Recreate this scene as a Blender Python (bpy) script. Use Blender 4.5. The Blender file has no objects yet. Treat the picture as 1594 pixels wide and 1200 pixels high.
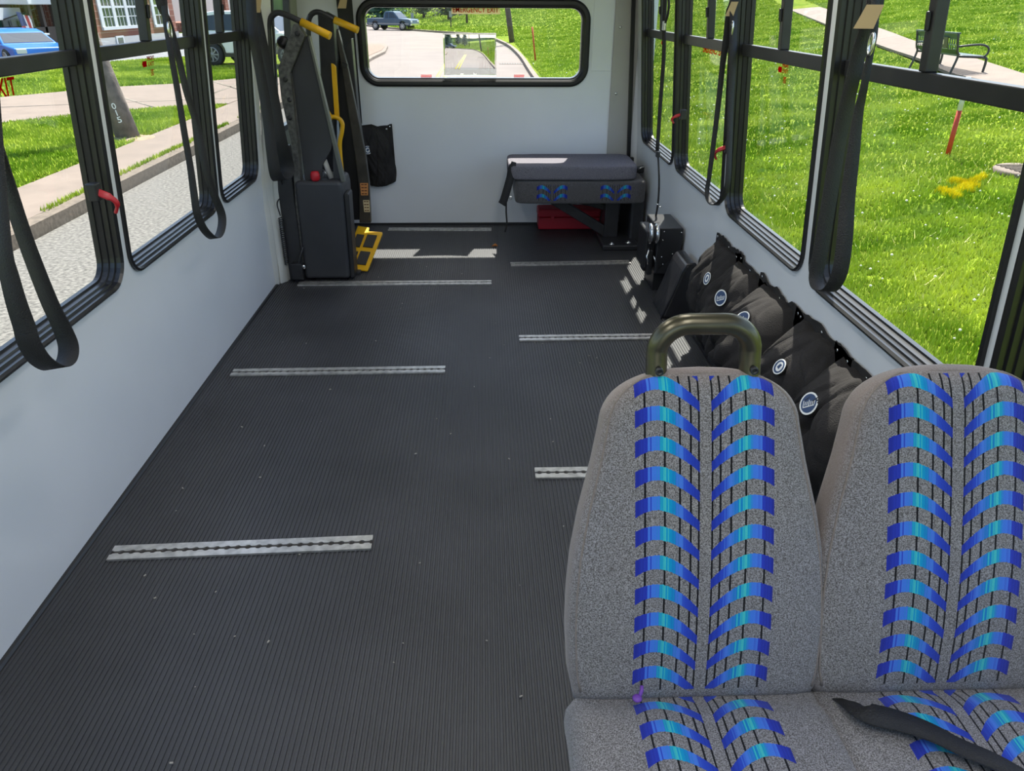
import bpy, bmesh, math, random
import numpy as np
from mathutils import Vector, Matrix, noise
random.seed(7)
R = math.radians
PI = math.pi
sc = bpy.context.scene
COL = sc.collection

# ------------------------------------------------------------------ camera, sky, sun, exposure
F_PX, CAM_H = 1152.0, 1.38
def unit(v):
    v = np.array(v, float); return v / np.linalg.norm(v)
_dy = unit((750 - 797, 5 - 600, F_PX)); _h = np.array([1, .006, 0])
_dx = unit(_h - _dy * _h.dot(_dy)); _dz = np.cross(_dy, _dx)
if _dz[1] > 0: _dz = -_dz
ROT = np.stack([_dx, _dy, _dz])
CAM = np.array([0, 0, CAM_H])
cd = bpy.data.cameras.new('camera'); cam = bpy.data.objects.new('camera', cd); COL.objects.link(cam)
cd.sensor_width = 36; cd.lens = 36 * F_PX / 1594; cd.clip_start = .02; cd.clip_end = 600
m = Matrix.Identity(4)
for i in range(3):
    m[i][0] = ROT[i][0]; m[i][1] = -ROT[i][1]; m[i][2] = -ROT[i][2]; m[i][3] = CAM[i]
cam.matrix_world = m
sc.camera = cam

sc.view_settings.view_transform = 'Standard'
sc.view_settings.look = 'None'
sc.view_settings.gamma = 1
sc.view_settings.use_curve_mapping = False
sc.view_settings.exposure = 0.0

world = bpy.data.worlds.new('sky'); sc.world = world; world.use_nodes = True
wn = world.node_tree.nodes; wl = world.node_tree.links
sky = wn.new('ShaderNodeTexSky'); sky.sky_type = 'NISHITA'; sky.sun_disc = False
sky.sun_elevation = R(58); sky.sun_rotation = R(14); sky.air_density = 1.0; sky.dust_density = 1.5
wl.new(sky.outputs[0], wn['Background'].inputs[0]); wn['Background'].inputs[1].default_value = .40

SUN_DIR = Vector((.16, .61, 1.0)).normalized()
sd = bpy.data.lights.new('sun', 'SUN'); sun = bpy.data.objects.new('sun', sd); COL.objects.link(sun)
sd.energy = 16; sd.angle = R(.53); sd.color = (1, .95, .87)
sun.rotation_euler = SUN_DIR.to_track_quat('Z', 'Y').to_euler()
FILL_POWER = 6.5  # power of the fill lights added inside the bus

# ------------------------------------------------------------------ helpers: pixels, materials
def ray(x, y): return ROT @ np.array([x - 797, y - 600, F_PX])
def on_z(x, y, z=0.):
    r = ray(x, y); return Vector(CAM + r * ((z - CAM_H) / r[2]))
def on_y(x, y, Y):
    r = ray(x, y); return Vector(CAM + r * (Y / r[1]))
def on_x(x, y, X):
    r = ray(x, y); return Vector(CAM + r * (X / r[0]))
XW = {-1: 1.145, 1: 1.04}
LEAN = .08
def on_wall(x, y, s, d=0.):
    r = ray(x, y); t = (XW[s] + d - LEAN * (CAM_H - .5)) / (s * r[0] + LEAN * r[2]); return Vector(CAM + r * t)
def wall_pt(s, y, z, d=0.):
    g_ = 0 if z < .425 else ((z - .425) ** 2 / .30 if z < .575 else z - .5)      # the wall bows gently into its lean
    return Vector((s * (XW[s] + d - LEAN * g_), y, z))

def hexc(r, g, b):
    f = lambda c: (c / 255 / 12.92) if c / 255 <= .04045 else ((c / 255 + .055) / 1.055) ** 2.4
    return (f(r), f(g), f(b), 1)

MATS = {}
def mat(name, col, rough=.5, metal=0., var=0., vscale=8., bump=0., bscale=60., col2=None, spec=.5, detail=4.):
    if name in MATS: return MATS[name]
    M = bpy.data.materials.new(name); M.use_nodes = True
    nt = M.node_tree; n = nt.nodes; l = nt.links; p = n['Principled BSDF']
    c = tuple(col) + ((1,) if len(col) == 3 else ())
    p.inputs['Base Color'].default_value = c
    p.inputs['Roughness'].default_value = rough; p.inputs['Metallic'].default_value = metal
    p.inputs['Specular IOR Level'].default_value = spec
    tc = n.new('ShaderNodeTexCoord')
    if var > 0 or col2:
        nz = n.new('ShaderNodeTexNoise'); nz.inputs['Scale'].default_value = vscale; nz.inputs['Detail'].default_value = detail
        l.new(tc.outputs['Object'], nz.inputs['Vector'])
        mr = n.new('ShaderNodeMapRange'); mr.inputs[1].default_value = .32; mr.inputs[2].default_value = .68
        l.new(nz.outputs['Fac'], mr.inputs[0])
        mx = n.new('ShaderNodeMix'); mx.data_type = 'RGBA'
        if col2: a, b = c, tuple(col2) + ((1,) if len(col2) == 3 else ())
        else:
            a = tuple(max(0, v * (1 - var)) for v in c[:3]) + (1,); b = tuple(min(1, v * (1 + var)) for v in c[:3]) + (1,)
        mx.inputs[6].default_value = a; mx.inputs[7].default_value = b
        l.new(mr.outputs[0], mx.inputs[0]); l.new(mx.outputs[2], p.inputs['Base Color'])
    if bump > 0:
        nb = n.new('ShaderNodeTexNoise'); nb.inputs['Scale'].default_value = bscale; nb.inputs['Detail'].default_value = 3
        l.new(tc.outputs['Object'], nb.inputs['Vector'])
        bp = n.new('ShaderNodeBump'); bp.inputs['Strength'].default_value = bump; bp.inputs['Distance'].default_value = .01
        l.new(nb.outputs['Fac'], bp.inputs['Height']); l.new(bp.outputs[0], p.inputs['Normal'])
    MATS[name] = M; return M

def glass_mat(name, tint=(1, 1, 1), gloss=1.0):
    M = bpy.data.materials.new(name); M.use_nodes = True; nt = M.node_tree; n = nt.nodes; l = nt.links
    n.remove(n['Principled BSDF']); out = n['Material Output']
    tr = n.new('ShaderNodeBsdfTransparent'); tr.inputs[0].default_value = (*tint, 1)
    gl = n.new('ShaderNodeBsdfGlossy'); gl.inputs['Roughness'].default_value = .01
    lw = n.new('ShaderNodeLayerWeight'); lw.inputs[0].default_value = .5
    pw = n.new('ShaderNodeMath'); pw.operation = 'POWER'; l.new(lw.outputs['Facing'], pw.inputs[0]); pw.inputs[1].default_value = 5
    ma = n.new('ShaderNodeMath'); ma.operation = 'MULTIPLY_ADD'; l.new(pw.outputs[0], ma.inputs[0]); ma.inputs[1].default_value = .55 * gloss; ma.inputs[2].default_value = .022 * gloss
    mx = n.new('ShaderNodeMixShader'); l.new(ma.outputs[0], mx.inputs[0]); l.new(tr.outputs[0], mx.inputs[1]); l.new(gl.outputs[0], mx.inputs[2])
    l.new(mx.outputs[0], out.inputs[0]); MATS[name] = M; return M

class NG:                                   # short node-maths helper
    def __init__(s, M): s.n = M.node_tree.nodes; s.l = M.node_tree.links
    def m(s, op, a, b=None, c=None):
        nd = s.n.new('ShaderNodeMath'); nd.operation = op
        for i, v in enumerate((a, b, c)):
            if v is None: continue
            if isinstance(v, (int, float)): nd.inputs[i].default_value = v
            else: s.l.new(v, nd.inputs[i])
        return nd.outputs[0]
    def mix(s, f, a, b):
        nd = s.n.new('ShaderNodeMix'); nd.data_type = 'RGBA'
        for i, v in ((0, f), (6, a), (7, b)):
            if isinstance(v, (int, float)): nd.inputs[i].default_value = v
            elif isinstance(v, tuple): nd.inputs[i].default_value = v
            else: s.l.new(v, nd.inputs[i])
        return nd.outputs[2]

def seat_fabric(name, centres, along, v_lo, v_hi, row=.0455, phase=.0, front=None, half=.107, edge=None, dark=1):
    """speckled grey moquette with two facing columns of blue arches (woven pattern)"""
    M = bpy.data.materials.new(name); M.use_nodes = True; g = NG(M); n, l = g.n, g.l; p = n['Principled BSDF']
    p.inputs['Roughness'].default_value = .95; p.inputs['Specular IOR Level'].default_value = .15
    p.inputs['Sheen Weight'].default_value = .25
    tc = n.new('ShaderNodeTexCoord'); sp = n.new('ShaderNodeSeparateXYZ'); l.new(tc.outputs['Object'], sp.inputs[0])
    x = sp.outputs[0]; v = sp.outputs['XYZ'.index(along)]
    nz = n.new('ShaderNodeTexNoise'); nz.inputs['Scale'].default_value = 520; nz.inputs['Detail'].default_value = 3
    l.new(tc.outputs['Object'], nz.inputs['Vector'])
    sf = n.new('ShaderNodeMapRange'); sf.inputs[1].default_value = .38; sf.inputs[2].default_value = .66; l.new(nz.outputs['Fac'], sf.inputs[0])
    n2 = n.new('ShaderNodeTexNoise'); n2.inputs['Scale'].default_value = 5; l.new(tc.outputs['Object'], n2.inputs['Vector'])
    lightc = g.mix(n2.outputs['Fac'], hexc(166, 159, 152), hexc(150, 150, 160))
    base = g.mix(sf.outputs[0], hexc(88, 84, 83), lightc)
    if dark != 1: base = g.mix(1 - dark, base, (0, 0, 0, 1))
    # distance to the nearest pattern centre
    ax = None; 
    for c in centres:
        a = g.m('ABSOLUTE', g.m('SUBTRACT', x, c))
        ax = a if ax is None else g.m('MINIMUM', ax, a)
    t = g.m('DIVIDE', g.m('SUBTRACT', ax, .009), half - .009)           # 0 inner .. 1 outer
    wob = g.m('MULTIPLY', g.m('SUBTRACT', nz.outputs['Fac'], .5), .004)
    def curve(pk, di, do, base_):
        a = g.m('POWER', g.m('MAXIMUM', g.m('DIVIDE', g.m('SUBTRACT', pk, t), pk), 0.), 1.7)
        b = g.m('POWER', g.m('MAXIMUM', g.m('DIVIDE', g.m('SUBTRACT', t, pk), 1 - pk), 0.), 2.)
        return g.m('SUBTRACT', g.m('SUBTRACT', base_, g.m('MULTIPLY', a, di)), g.m('MULTIPLY', b, do))
    top = curve(.64, .040, .009, 0.); bot = curve(.66, .034, .013, -.0215)
    tn = t
    # evaluated for this row and the row above (bands hang over more than a row)
    vv = g.m('ADD', g.m('SUBTRACT', v, phase), wob)
    k = g.m('FLOOR', g.m('DIVIDE', vv, row)); fr_ = g.m('SUBTRACT', vv, g.m('MULTIPLY', k, row))
    band = None
    for off in (row, 2 * row):
        y = g.m('SUBTRACT', fr_, off)
        b = g.m('MULTIPLY', g.m('LESS_THAN', y, top), g.m('GREATER_THAN', y, bot))
        band = b if band is None else g.m('MAXIMUM', band, b)
    inside = g.m('MULTIPLY', g.m('GREATER_THAN', t, 0.), g.m('LESS_THAN', t, 1.))
    inv = g.m('MULTIPLY', g.m('GREATER_THAN', v, v_lo), g.m('LESS_THAN', v, v_hi))
    inside = g.m('MULTIPLY', inside, inv)
    if front is not None:
        inside = g.m('MULTIPLY', inside, g.m(front[1], sp.outputs['XYZ'.index(front[0])], front[2]))
    # thin black warp lines
    lines = None
    for c in (.012, .14, .31, .545, .85):
        q = g.m('LESS_THAN', g.m('ABSOLUTE', g.m('SUBTRACT', t, c)), .0155)
        lines = q if lines is None else g.m('MAXIMUM', lines, q)
    cr = n.new('ShaderNodeValToRGB'); cr.color_ramp.interpolation = 'LINEAR'
    els = [(0, (30, 48, 150)), (.2, (40, 70, 185)), (.3, (70, 120, 215)), (.40, (20, 120, 190)), (.47, (0, 150, 195)), (.52, (70, 190, 190)), (.60, (0, 150, 190)),
           (.66, (60, 120, 215)), (.76, (70, 120, 220)), (.8, (40, 60, 180)), (1, (32, 42, 140))]
    e = cr.color_ramp.elements; e[0].position = 0; e[0].color = hexc(*els[0][1]); e[1].position = 1; e[1].color = hexc(*els[-1][1])
    for ps, cc in els[1:-1]:
        z = e.new(ps); z.color = hexc(*cc)
    st = n.new('ShaderNodeTexNoise'); st.noise_dimensions = '1D'; st.inputs['Scale'].default_value = 260; st.inputs['Detail'].default_value = 1
    l.new(x, st.inputs['W'])
    tt = g.m('ADD', t, g.m('MULTIPLY', g.m('SUBTRACT', st.outputs['Fac'], .5), .22)); l.new(tt, cr.inputs[0])
    if edge is not None:
        em = n.new('ShaderNodeMapRange'); em.inputs[1].default_value = edge[1]; em.inputs[2].default_value = edge[2]; l.new(sp.outputs['XYZ'.index(edge[0])], em.inputs[0])
        base = g.mix(g.m('MULTIPLY', em.outputs[0], .75), base, hexc(136, 122, 116))
    c1 = g.mix(g.m('MULTIPLY', lines, inside), base, hexc(16, 14, 18))
    c2 = g.mix(g.m('MULTIPLY', band, inside), c1, cr.outputs[0])
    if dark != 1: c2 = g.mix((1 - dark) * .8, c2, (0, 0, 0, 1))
    l.new(c2, p.inputs['Base Color'])
    bp = n.new('ShaderNodeBump'); bp.inputs['Strength'].default_value = .35; bp.inputs['Distance'].default_value = .002
    l.new(nz.outputs['Fac'], bp.inputs['Height']); l.new(bp.outputs[0], p.inputs['Normal'])
    MATS[name] = M; return M

def brick_mat(name, c1, c2, mortar, scale):
    M = bpy.data.materials.new(name); M.use_nodes = True; g = NG(M); p = g.n['Principled BSDF']; p.inputs['Roughness'].default_value = .9
    tc = g.n.new('ShaderNodeTexCoord'); mp = g.n.new('ShaderNodeMapping'); mp.inputs['Rotation'].default_value = (R(90), 0, R(90))
    b = g.n.new('ShaderNodeTexBrick'); b.inputs['Scale'].default_value = scale
    b.inputs['Color1'].default_value = c1; b.inputs['Color2'].default_value = c2; b.inputs['Mortar'].default_value = mortar
    g.l.new(tc.outputs['Object'], mp.inputs[0]); g.l.new(mp.outputs[0], b.inputs[0]); g.l.new(b.outputs[0], p.inputs['Base Color'])
    MATS[name] = M; return M

# ------------------------------------------------------------------ helpers: mesh building
class MB:
    def __init__(s): s.bm = bmesh.new()
    def face(s, pts, mi=0, smooth=False):
        f = s.bm.faces.new([s.bm.verts.new(Vector(p)) for p in pts]); f.material_index = mi; f.smooth = smooth; return f
    def hexa(s, p, mi=0):                   # 8 corners: 4 bottom loop, 4 top loop
        v = [s.bm.verts.new(Vector(q)) for q in p]
        for q in ((3, 2, 1, 0), (4, 5, 6, 7), (0, 1, 5, 4), (1, 2, 6, 5), (2, 3, 7, 6), (3, 0, 4, 7)):
            s.bm.faces.new([v[i] for i in q]).material_index = mi
    def box(s, c, d, mi=0, rot=None):
        c = Vector(c); hx, hy, hz = d[0] / 2, d[1] / 2, d[2] / 2
        pts = [Vector(q) for q in ((-hx, -hy, -hz), (hx, -hy, -hz), (hx, hy, -hz), (-hx, hy, -hz), (-hx, -hy, hz), (hx, -hy, hz), (hx, hy, hz), (-hx, hy, hz))]
        if rot: pts = [rot @ q for q in pts]
        s.hexa([c + q for q in pts], mi)
    def span(s, x0, x1, y0, y1, z0, z1, mi=0):
        s.box(((x0 + x1) / 2, (y0 + y1) / 2, (z0 + z1) / 2), (abs(x1 - x0), abs(y1 - y0), abs(z1 - z0)), mi)
    def tube(s, pts, r, seg=10, closed=False, caps=True, mi=0):
        pts = [Vector(p) for p in pts]; n = len(pts); rings = []
        rr = r if isinstance(r, (list, tuple)) else [r] * n
        prev = None
        for i, p in enumerate(pts):
            if closed: t = (pts[(i + 1) % n] - pts[i - 1])
            else: t = pts[min(i + 1, n - 1)] - pts[max(i - 1, 0)]
            t.normalize()
            if prev is None:
                u = t.orthogonal().normalized()
            else:
                u = (prev - t * prev.dot(t)).normalized()
            prev = u; w = t.cross(u)
            rings.append([s.bm.verts.new(p + rr[i] * (u * math.cos(2 * PI * k / seg) + w * math.sin(2 * PI * k / seg))) for k in range(seg)])
        for i in range(n if closed else n - 1):
            a, b = rings[i], rings[(i + 1) % n]
            for k in range(seg):
                f = s.bm.faces.new((a[k], a[(k + 1) % seg], b[(k + 1) % seg], b[k])); f.smooth = True; f.material_index = mi
        if caps and not closed:
            for rg in (rings[0][::-1], rings[-1]): s.bm.faces.new(rg).material_index = mi
    def ribbon(s, pts, width, normal, th=.003, mi=0, twist=None, wdir=None):
        """webbing: flat strip along pts, 'normal' the way its face points"""
        pts = [Vector(p) for p in pts]; n = len(pts); rings = []
        for i, p in enumerate(pts):
            t = (pts[min(i + 1, n - 1)] - pts[max(i - 1, 0)]).normalized()
            nn = Vector(normal[i] if isinstance(normal, list) else normal); nn = (nn - t * nn.dot(t)).normalized()
            if twist: nn = Matrix.Rotation(twist[i], 3, t) @ nn
            w = t.cross(nn)
            if wdir is not None:
                w = Vector(wdir(i / (n - 1))); w = (w - t * w.dot(t)).normalized(); nn = w.cross(t)
            hw = (width[i] if isinstance(width, list) else width) / 2
            rings.append([s.bm.verts.new(p + w * a * hw + nn * b * th / 2) for a, b in ((-1, -1), (1, -1), (1, 1), (-1, 1))])
        for i in range(n - 1):
            for k in range(4):
                f = s.bm.faces.new((rings[i][k], rings[i][(k + 1) % 4], rings[i + 1][(k + 1) % 4], rings[i + 1][k])); f.material_index = mi
                f.smooth = k in (0, 2)
        s.bm.faces.new(rings[0][::-1]); s.bm.faces.new(rings[-1])
    def prism(s, poly, fn, d0, d1, mi=0):
        """poly in 2-D, fn(a,b,d) -> 3-D; extruded from d0 to d1"""
        lo = [s.bm.verts.new(Vector(fn(a, b, d0))) for a, b in poly]; hi = [s.bm.verts.new(Vector(fn(a, b, d1))) for a, b in poly]
        n = len(poly); fs = [s.bm.faces.new(lo[::-1]), s.bm.faces.new(hi)]
        for i in range(n): fs.append(s.bm.faces.new((lo[i], lo[(i + 1) % n], hi[(i + 1) % n], hi[i])))
        for f in fs: f.material_index = mi
    def lathe(s, prof, c, axis='Z', seg=24, mi=0, smooth=True, caps=True):
        """prof: (radius, height) pairs"""
        c = Vector(c); rings = []
        for r, h in prof:
            ring = []
            for k in range(seg):
                a = 2 * PI * k / seg; u, w = r * math.cos(a), r * math.sin(a)
                q = {'Z': (u, w, h), 'Y': (u, h, w), 'X': (h, u, w)}[axis]
                ring.append(s.bm.verts.new(c + Vector(q)))
            rings.append(ring)
        for a, b in zip(rings, rings[1:]):
            for k in range(seg):
                f = s.bm.faces.new((a[k], a[(k + 1) % seg], b[(k + 1) % seg], b[k])); f.smooth = smooth; f.material_index = mi
        if caps:
            for rg in (rings[0][::-1], rings[-1]): s.bm.faces.new(rg).material_index = mi
    def sweep(s, prof, path_fn, nseg_pts, mi=0):
        """closed profile of (a,d) swept round a loop: path_fn(a,d) -> list of 3-D points of the loop"""
        loops = [[s.bm.verts.new(Vector(q)) for q in path_fn(a, d)] for a, d in prof]
        n = len(loops[0])
        for i in range(len(loops)):
            A, B = loops[i], loops[(i + 1) % len(loops)]
            for k in range(n):
                f = s.bm.faces.new((A[k], A[(k + 1) % n], B[(k + 1) % n], B[k])); f.material_index = mi
    def build(s, name, mats, parent=None, bevel=0., world=True, sub=0, seg=2, angle=40):
        bmesh.ops.recalc_face_normals(s.bm, faces=s.bm.faces[:])
        me = bpy.data.meshes.new(name); s.bm.to_mesh(me); s.bm.free()
        for M in (mats if isinstance(mats, (list, tuple)) else [mats]): me.materials.append(M)
        o = bpy.data.objects.new(name, me); COL.objects.link(o)
        if parent is not None:
            o.parent = parent
            if world: o.matrix_parent_inverse = world_of(parent).inverted()
        if bevel:
            b = o.modifiers.new('bevel', 'BEVEL'); b.width = bevel; b.segments = seg; b.limit_method = 'ANGLE'; b.angle_limit = R(angle)
        if sub:
            q = o.modifiers.new('sub', 'SUBSURF'); q.levels = sub; q.render_levels = sub
        return o

def world_of(o):
    M = Matrix.Translation(o.location) @ o.rotation_euler.to_matrix().to_4x4()
    if o.parent: M = world_of(o.parent) @ o.matrix_parent_inverse @ M
    return M
def tag(o, label, cat, group=None, kind=None):
    o['label'] = label; o['category'] = cat
    if group: o['group'] = group
    if kind: o['kind'] = kind
    return o
def thing(name, label, cat, loc=(0, 0, 0), rz=0., group=None):
    o = bpy.data.objects.new(name, None); COL.objects.link(o); o.location = loc; o.rotation_euler = (0, 0, rz); o.empty_display_size = .1
    return tag(o, label, cat, group)
def structure(o): o['kind'] = 'structure'; return o
def dup(root, loc, rz=0., label=None):
    r = root.copy(); COL.objects.link(r); r.location = loc; r.rotation_euler = (0, 0, rz)
    if label: r['label'] = label
    for ch in list(root.children):
        c = ch.copy(); COL.objects.link(c); c.parent = r
        for gch in list(ch.children):
            d = gch.copy(); COL.objects.link(d); d.parent = c
    return r

def text_mesh(name, body, height, M, mat4, parent, width=None, bold=.0):
    cu = bpy.data.curves.new(name + '_curve', 'FONT'); cu.body = body; cu.size = 1; cu.extrude = .004; cu.offset = bold
    t = bpy.data.objects.new('tmp', cu); COL.objects.link(t)
    bpy.context.view_layer.update(); dg = bpy.context.evaluated_depsgraph_get()
    me = bpy.data.meshes.new_from_object(t.evaluated_get(dg)); bpy.data.objects.remove(t); bpy.data.curves.remove(cu)
    xs = [v.co.x for v in me.vertices]; ys = [v.co.y for v in me.vertices]
    x0, x1, y0, y1 = min(xs), max(xs), min(ys), max(ys); sy = height / (y1 - y0); sx = sy if width is None else width / (x1 - x0)
    for v in me.vertices:
        v.co = Vector(((v.co.x - (x0 + x1) / 2) * sx, (v.co.y - (y0 + y1) / 2) * sy, v.co.z * .08 + .0004))
    me.transform(mat4); me.materials.clear(); me.materials.append(M); me.name = name
    o = bpy.data.objects.new(name, me); COL.objects.link(o)
    if parent is not None: o.parent = parent; o.matrix_parent_inverse = world_of(parent).inverted()
    return o
def frame4(o, x, y):
    """4x4 with local x,y axes; z toward reader"""
    x = Vector(x).normalized(); y = Vector(y); y = (y - x * y.dot(x)).normalized(); z = x.cross(y)
    M = Matrix.Identity(4)
    for i in range(3): M[i][0], M[i][1], M[i][2], M[i][3] = x[i], y[i], z[i], Vector(o)[i]
    return M
def smooth_path(pts, n=6):
    """Catmull-Rom through pts"""
    P = [Vector(p) for p in pts]; P = [P[0] * 2 - P[1]] + P + [P[-1] * 2 - P[-2]]; out = []
    for i in range(1, len(P) - 2):
        a, b, c, d = P[i - 1], P[i], P[i + 1], P[i + 2]
        for k in range(n):
            t = k / n
            out.append(.5 * ((2 * b) + (c - a) * t + (2 * a - 5 * b + 4 * c - d) * t * t + (3 * b - a - 3 * c + d) * t ** 3))
    out.append(P[-2]); return out
def rrect(u0, u1, v0, v1, r, a=0., n=7):
    u0 -= a; u1 += a; v0 -= a; v1 += a; r = max(.004, r + a); out = []
    for cx, cy, s in ((u1 - r, v1 - r, 0), (u0 + r, v1 - r, 1), (u0 + r, v0 + r, 2), (u1 - r, v0 + r, 3)):
        for k in range(n + 1):
            an = PI / 2 * (s + k / n); out.append((cx + r * math.cos(an), cy + r * math.sin(an)))
    return out
def xz(a, b, d): return (a, d, b)

# ------------------------------------------------------------------ materials
WHITE = mat('white_wall_panel', (.74, .755, .79), .28, var=.03, vscale=2, bump=.02, bscale=4)
GREYP = mat('grey_trim_panel', (.40, .385, .36), .45, var=.05, vscale=3)
CEIL = mat('ceiling_fabric', (.62, .63, .64), .8, bump=.1, bscale=200)
RUBBER = mat('black_window_rubber', (.012, .012, .013), .32)
FLOORM = mat('ribbed_rubber_floor', (.043, .043, .047), .48, var=.22, vscale=2.2, spec=.5, detail=6)
ALU = mat('worn_aluminium', (.62, .60, .57), .42, .85, var=.22, vscale=40)
ALUDARK = mat('track_slot', (.035, .03, .027), .7)
BLACKP = mat('black_plastic', (.016, .016, .018), .42)
BLACKS = mat('black_painted_steel', (.022, .022, .025), .38, var=.2, vscale=20)
CHARC = mat('charcoal_panel', (.030, .031, .036), .5, var=.12, vscale=6)
SPECK = mat('speckled_steel_cover', (.035, .034, .034), .45, var=0, vscale=55, col2=(.12, .118, .11))
YELLOW = mat('safety_yellow', hexc(226, 172, 18), .42, var=.08, vscale=12)
WEB = mat('black_webbing', (.018, .017, .018), .62, bump=.5, bscale=350)
VINYL = mat('black_vinyl', (.020, .020, .023), .30, bump=.25, bscale=18)
CLOTH = mat('black_nylon_cloth', (.031, .0285, .028), .9, var=.3, vscale=9, bump=.35, bscale=300, spec=.15)
TAN = mat('tan_label', hexc(190, 165, 125), .7)
RED = mat('red_plastic', hexc(178, 26, 40), .4)
REDCASE = mat('red_case_plastic', hexc(170, 18, 42), .5)
CHROME = mat('bright_metal', (.75, .75, .75), .22, 1.)
BRONZE = mat('dark_bronze_metal', (.115, .105, .075), .30, .85, var=.12, vscale=30)
def film(name, col, clear=0.):
    M = bpy.data.materials.new(name); M.use_nodes = True; n = M.node_tree.nodes; l = M.node_tree.links; n.remove(n['Principled BSDF'])
    a = n.new('ShaderNodeBsdfDiffuse'); b = n.new('ShaderNodeBsdfTranslucent'); mx = n.new('ShaderNodeMixShader'); mx.inputs[0].default_value = .75
    a.inputs[0].default_value = col; b.inputs[0].default_value = col; l.new(a.outputs[0], mx.inputs[1]); l.new(b.outputs[0], mx.inputs[2]); t_ = n.new('ShaderNodeBsdfTransparent'); m2 = n.new('ShaderNodeMixShader'); m2.inputs[0].default_value = clear; l.new(mx.outputs[0], m2.inputs[1]); l.new(t_.outputs[0], m2.inputs[2])
    l.new(m2.outputs[0], n['Material Output'].inputs[0]); MATS[name] = M; return M
PALE = film('pale_sticker_film', (.95, .74, .42, 1), .45); REDTXT = film('red_lettering_film', hexc(205, 50, 32)); REDF = film('red_sticker_film', hexc(190, 30, 40))
GLASS = glass_mat('window_glass', (.97, .985, .97))
WHITEP = mat('white_print', (.75, .75, .73), .6)
BLUEP = mat('navy_emblem', hexc(38, 62, 100), .5)

def grass_mat(name, c1, c2, c3):
    M = bpy.data.materials.new(name); M.use_nodes = True; g = NG(M); p_ = g.n['Principled BSDF']; p_.inputs['Roughness'].default_value = .95; p_.inputs['Specular IOR Level'].default_value = .05
    tc = g.n.new('ShaderNodeTexCoord'); f = []
    for sc_, dt, lo, hi in ((.5, 8, .38, .62), (3.2, 9, .42, .58), (14., 6, .38, .62)):
        nz = g.n.new('ShaderNodeTexNoise'); nz.inputs['Scale'].default_value = sc_; nz.inputs['Detail'].default_value = dt; nz.inputs['Roughness'].default_value = .65; g.l.new(tc.outputs['Object'], nz.inputs['Vector'])
        mr = g.n.new('ShaderNodeMapRange'); mr.inputs[1].default_value = lo; mr.inputs[2].default_value = hi; g.l.new(nz.outputs['Fac'], mr.inputs[0]); f.append(mr.outputs[0])
    c = g.mix(f[1], c1, c2); c = g.mix(g.m('MULTIPLY', f[0], .45), c, c3); c = g.mix(g.m('MULTIPLY', f[2], .5), c, c1)
    g.l.new(c, p_.inputs['Base Color'])
    bp = g.n.new('ShaderNodeBump'); bp.inputs['Strength'].default_value = .7; bp.inputs['Distance'].default_value = .05; g.l.new(f[1], bp.inputs['Height']); g.l.new(bp.outputs[0], p_.inputs['Normal'])
    MATS[name] = M; return M
GRASS = grass_mat('lawn_grass', hexc(60, 88, 8), hexc(116, 138, 28), hexc(142, 142, 60))
CONC = mat('pale_concrete', (.155, .120, .096), .9, var=.12, vscale=2.5, bump=.15, bscale=60, detail=8)
ASPH = mat('speckled_asphalt', (.112, .106, .095), .95, var=.55, vscale=28, detail=10, bump=.3, bscale=120)  # the asphalt's own tone, strongly speckled
CONC2 = mat('road_concrete', (.150, .125, .112), .95, var=.10, vscale=.6, detail=8)
SEAM = mat('concrete_joint', (.16, .14, .11), .95)
KERBM = mat('kerb_stone', (.12, .095, .072), .95, var=.3, vscale=20)

# ------------------------------------------------------------------ bus interior: floor, walls, ceiling
Y0, Y1 = -2.3, 5.15
mb = MB(); pitch = .0125; xs = []; x = -1.16
prof = []
while x < 1.045:
    prof += [(x, 0), (x + .0052, 0), (x + .0062, .0026), (x + .0115, .0026)]; x += pitch
va = [mb.bm.verts.new((a, Y0, b - .0026)) for a, b in prof]; vb = [mb.bm.verts.new((a, Y1 + .02, b - .0026)) for a, b in prof]
for i in range(len(prof) - 1): mb.bm.faces.new((va[i], va[i + 1], vb[i + 1], vb[i]))
mb.span(-1.2, 1.06, Y0, Y1 + .02, -.06, -.012)
structure(mb.build('floor', FLOORM))

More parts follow.
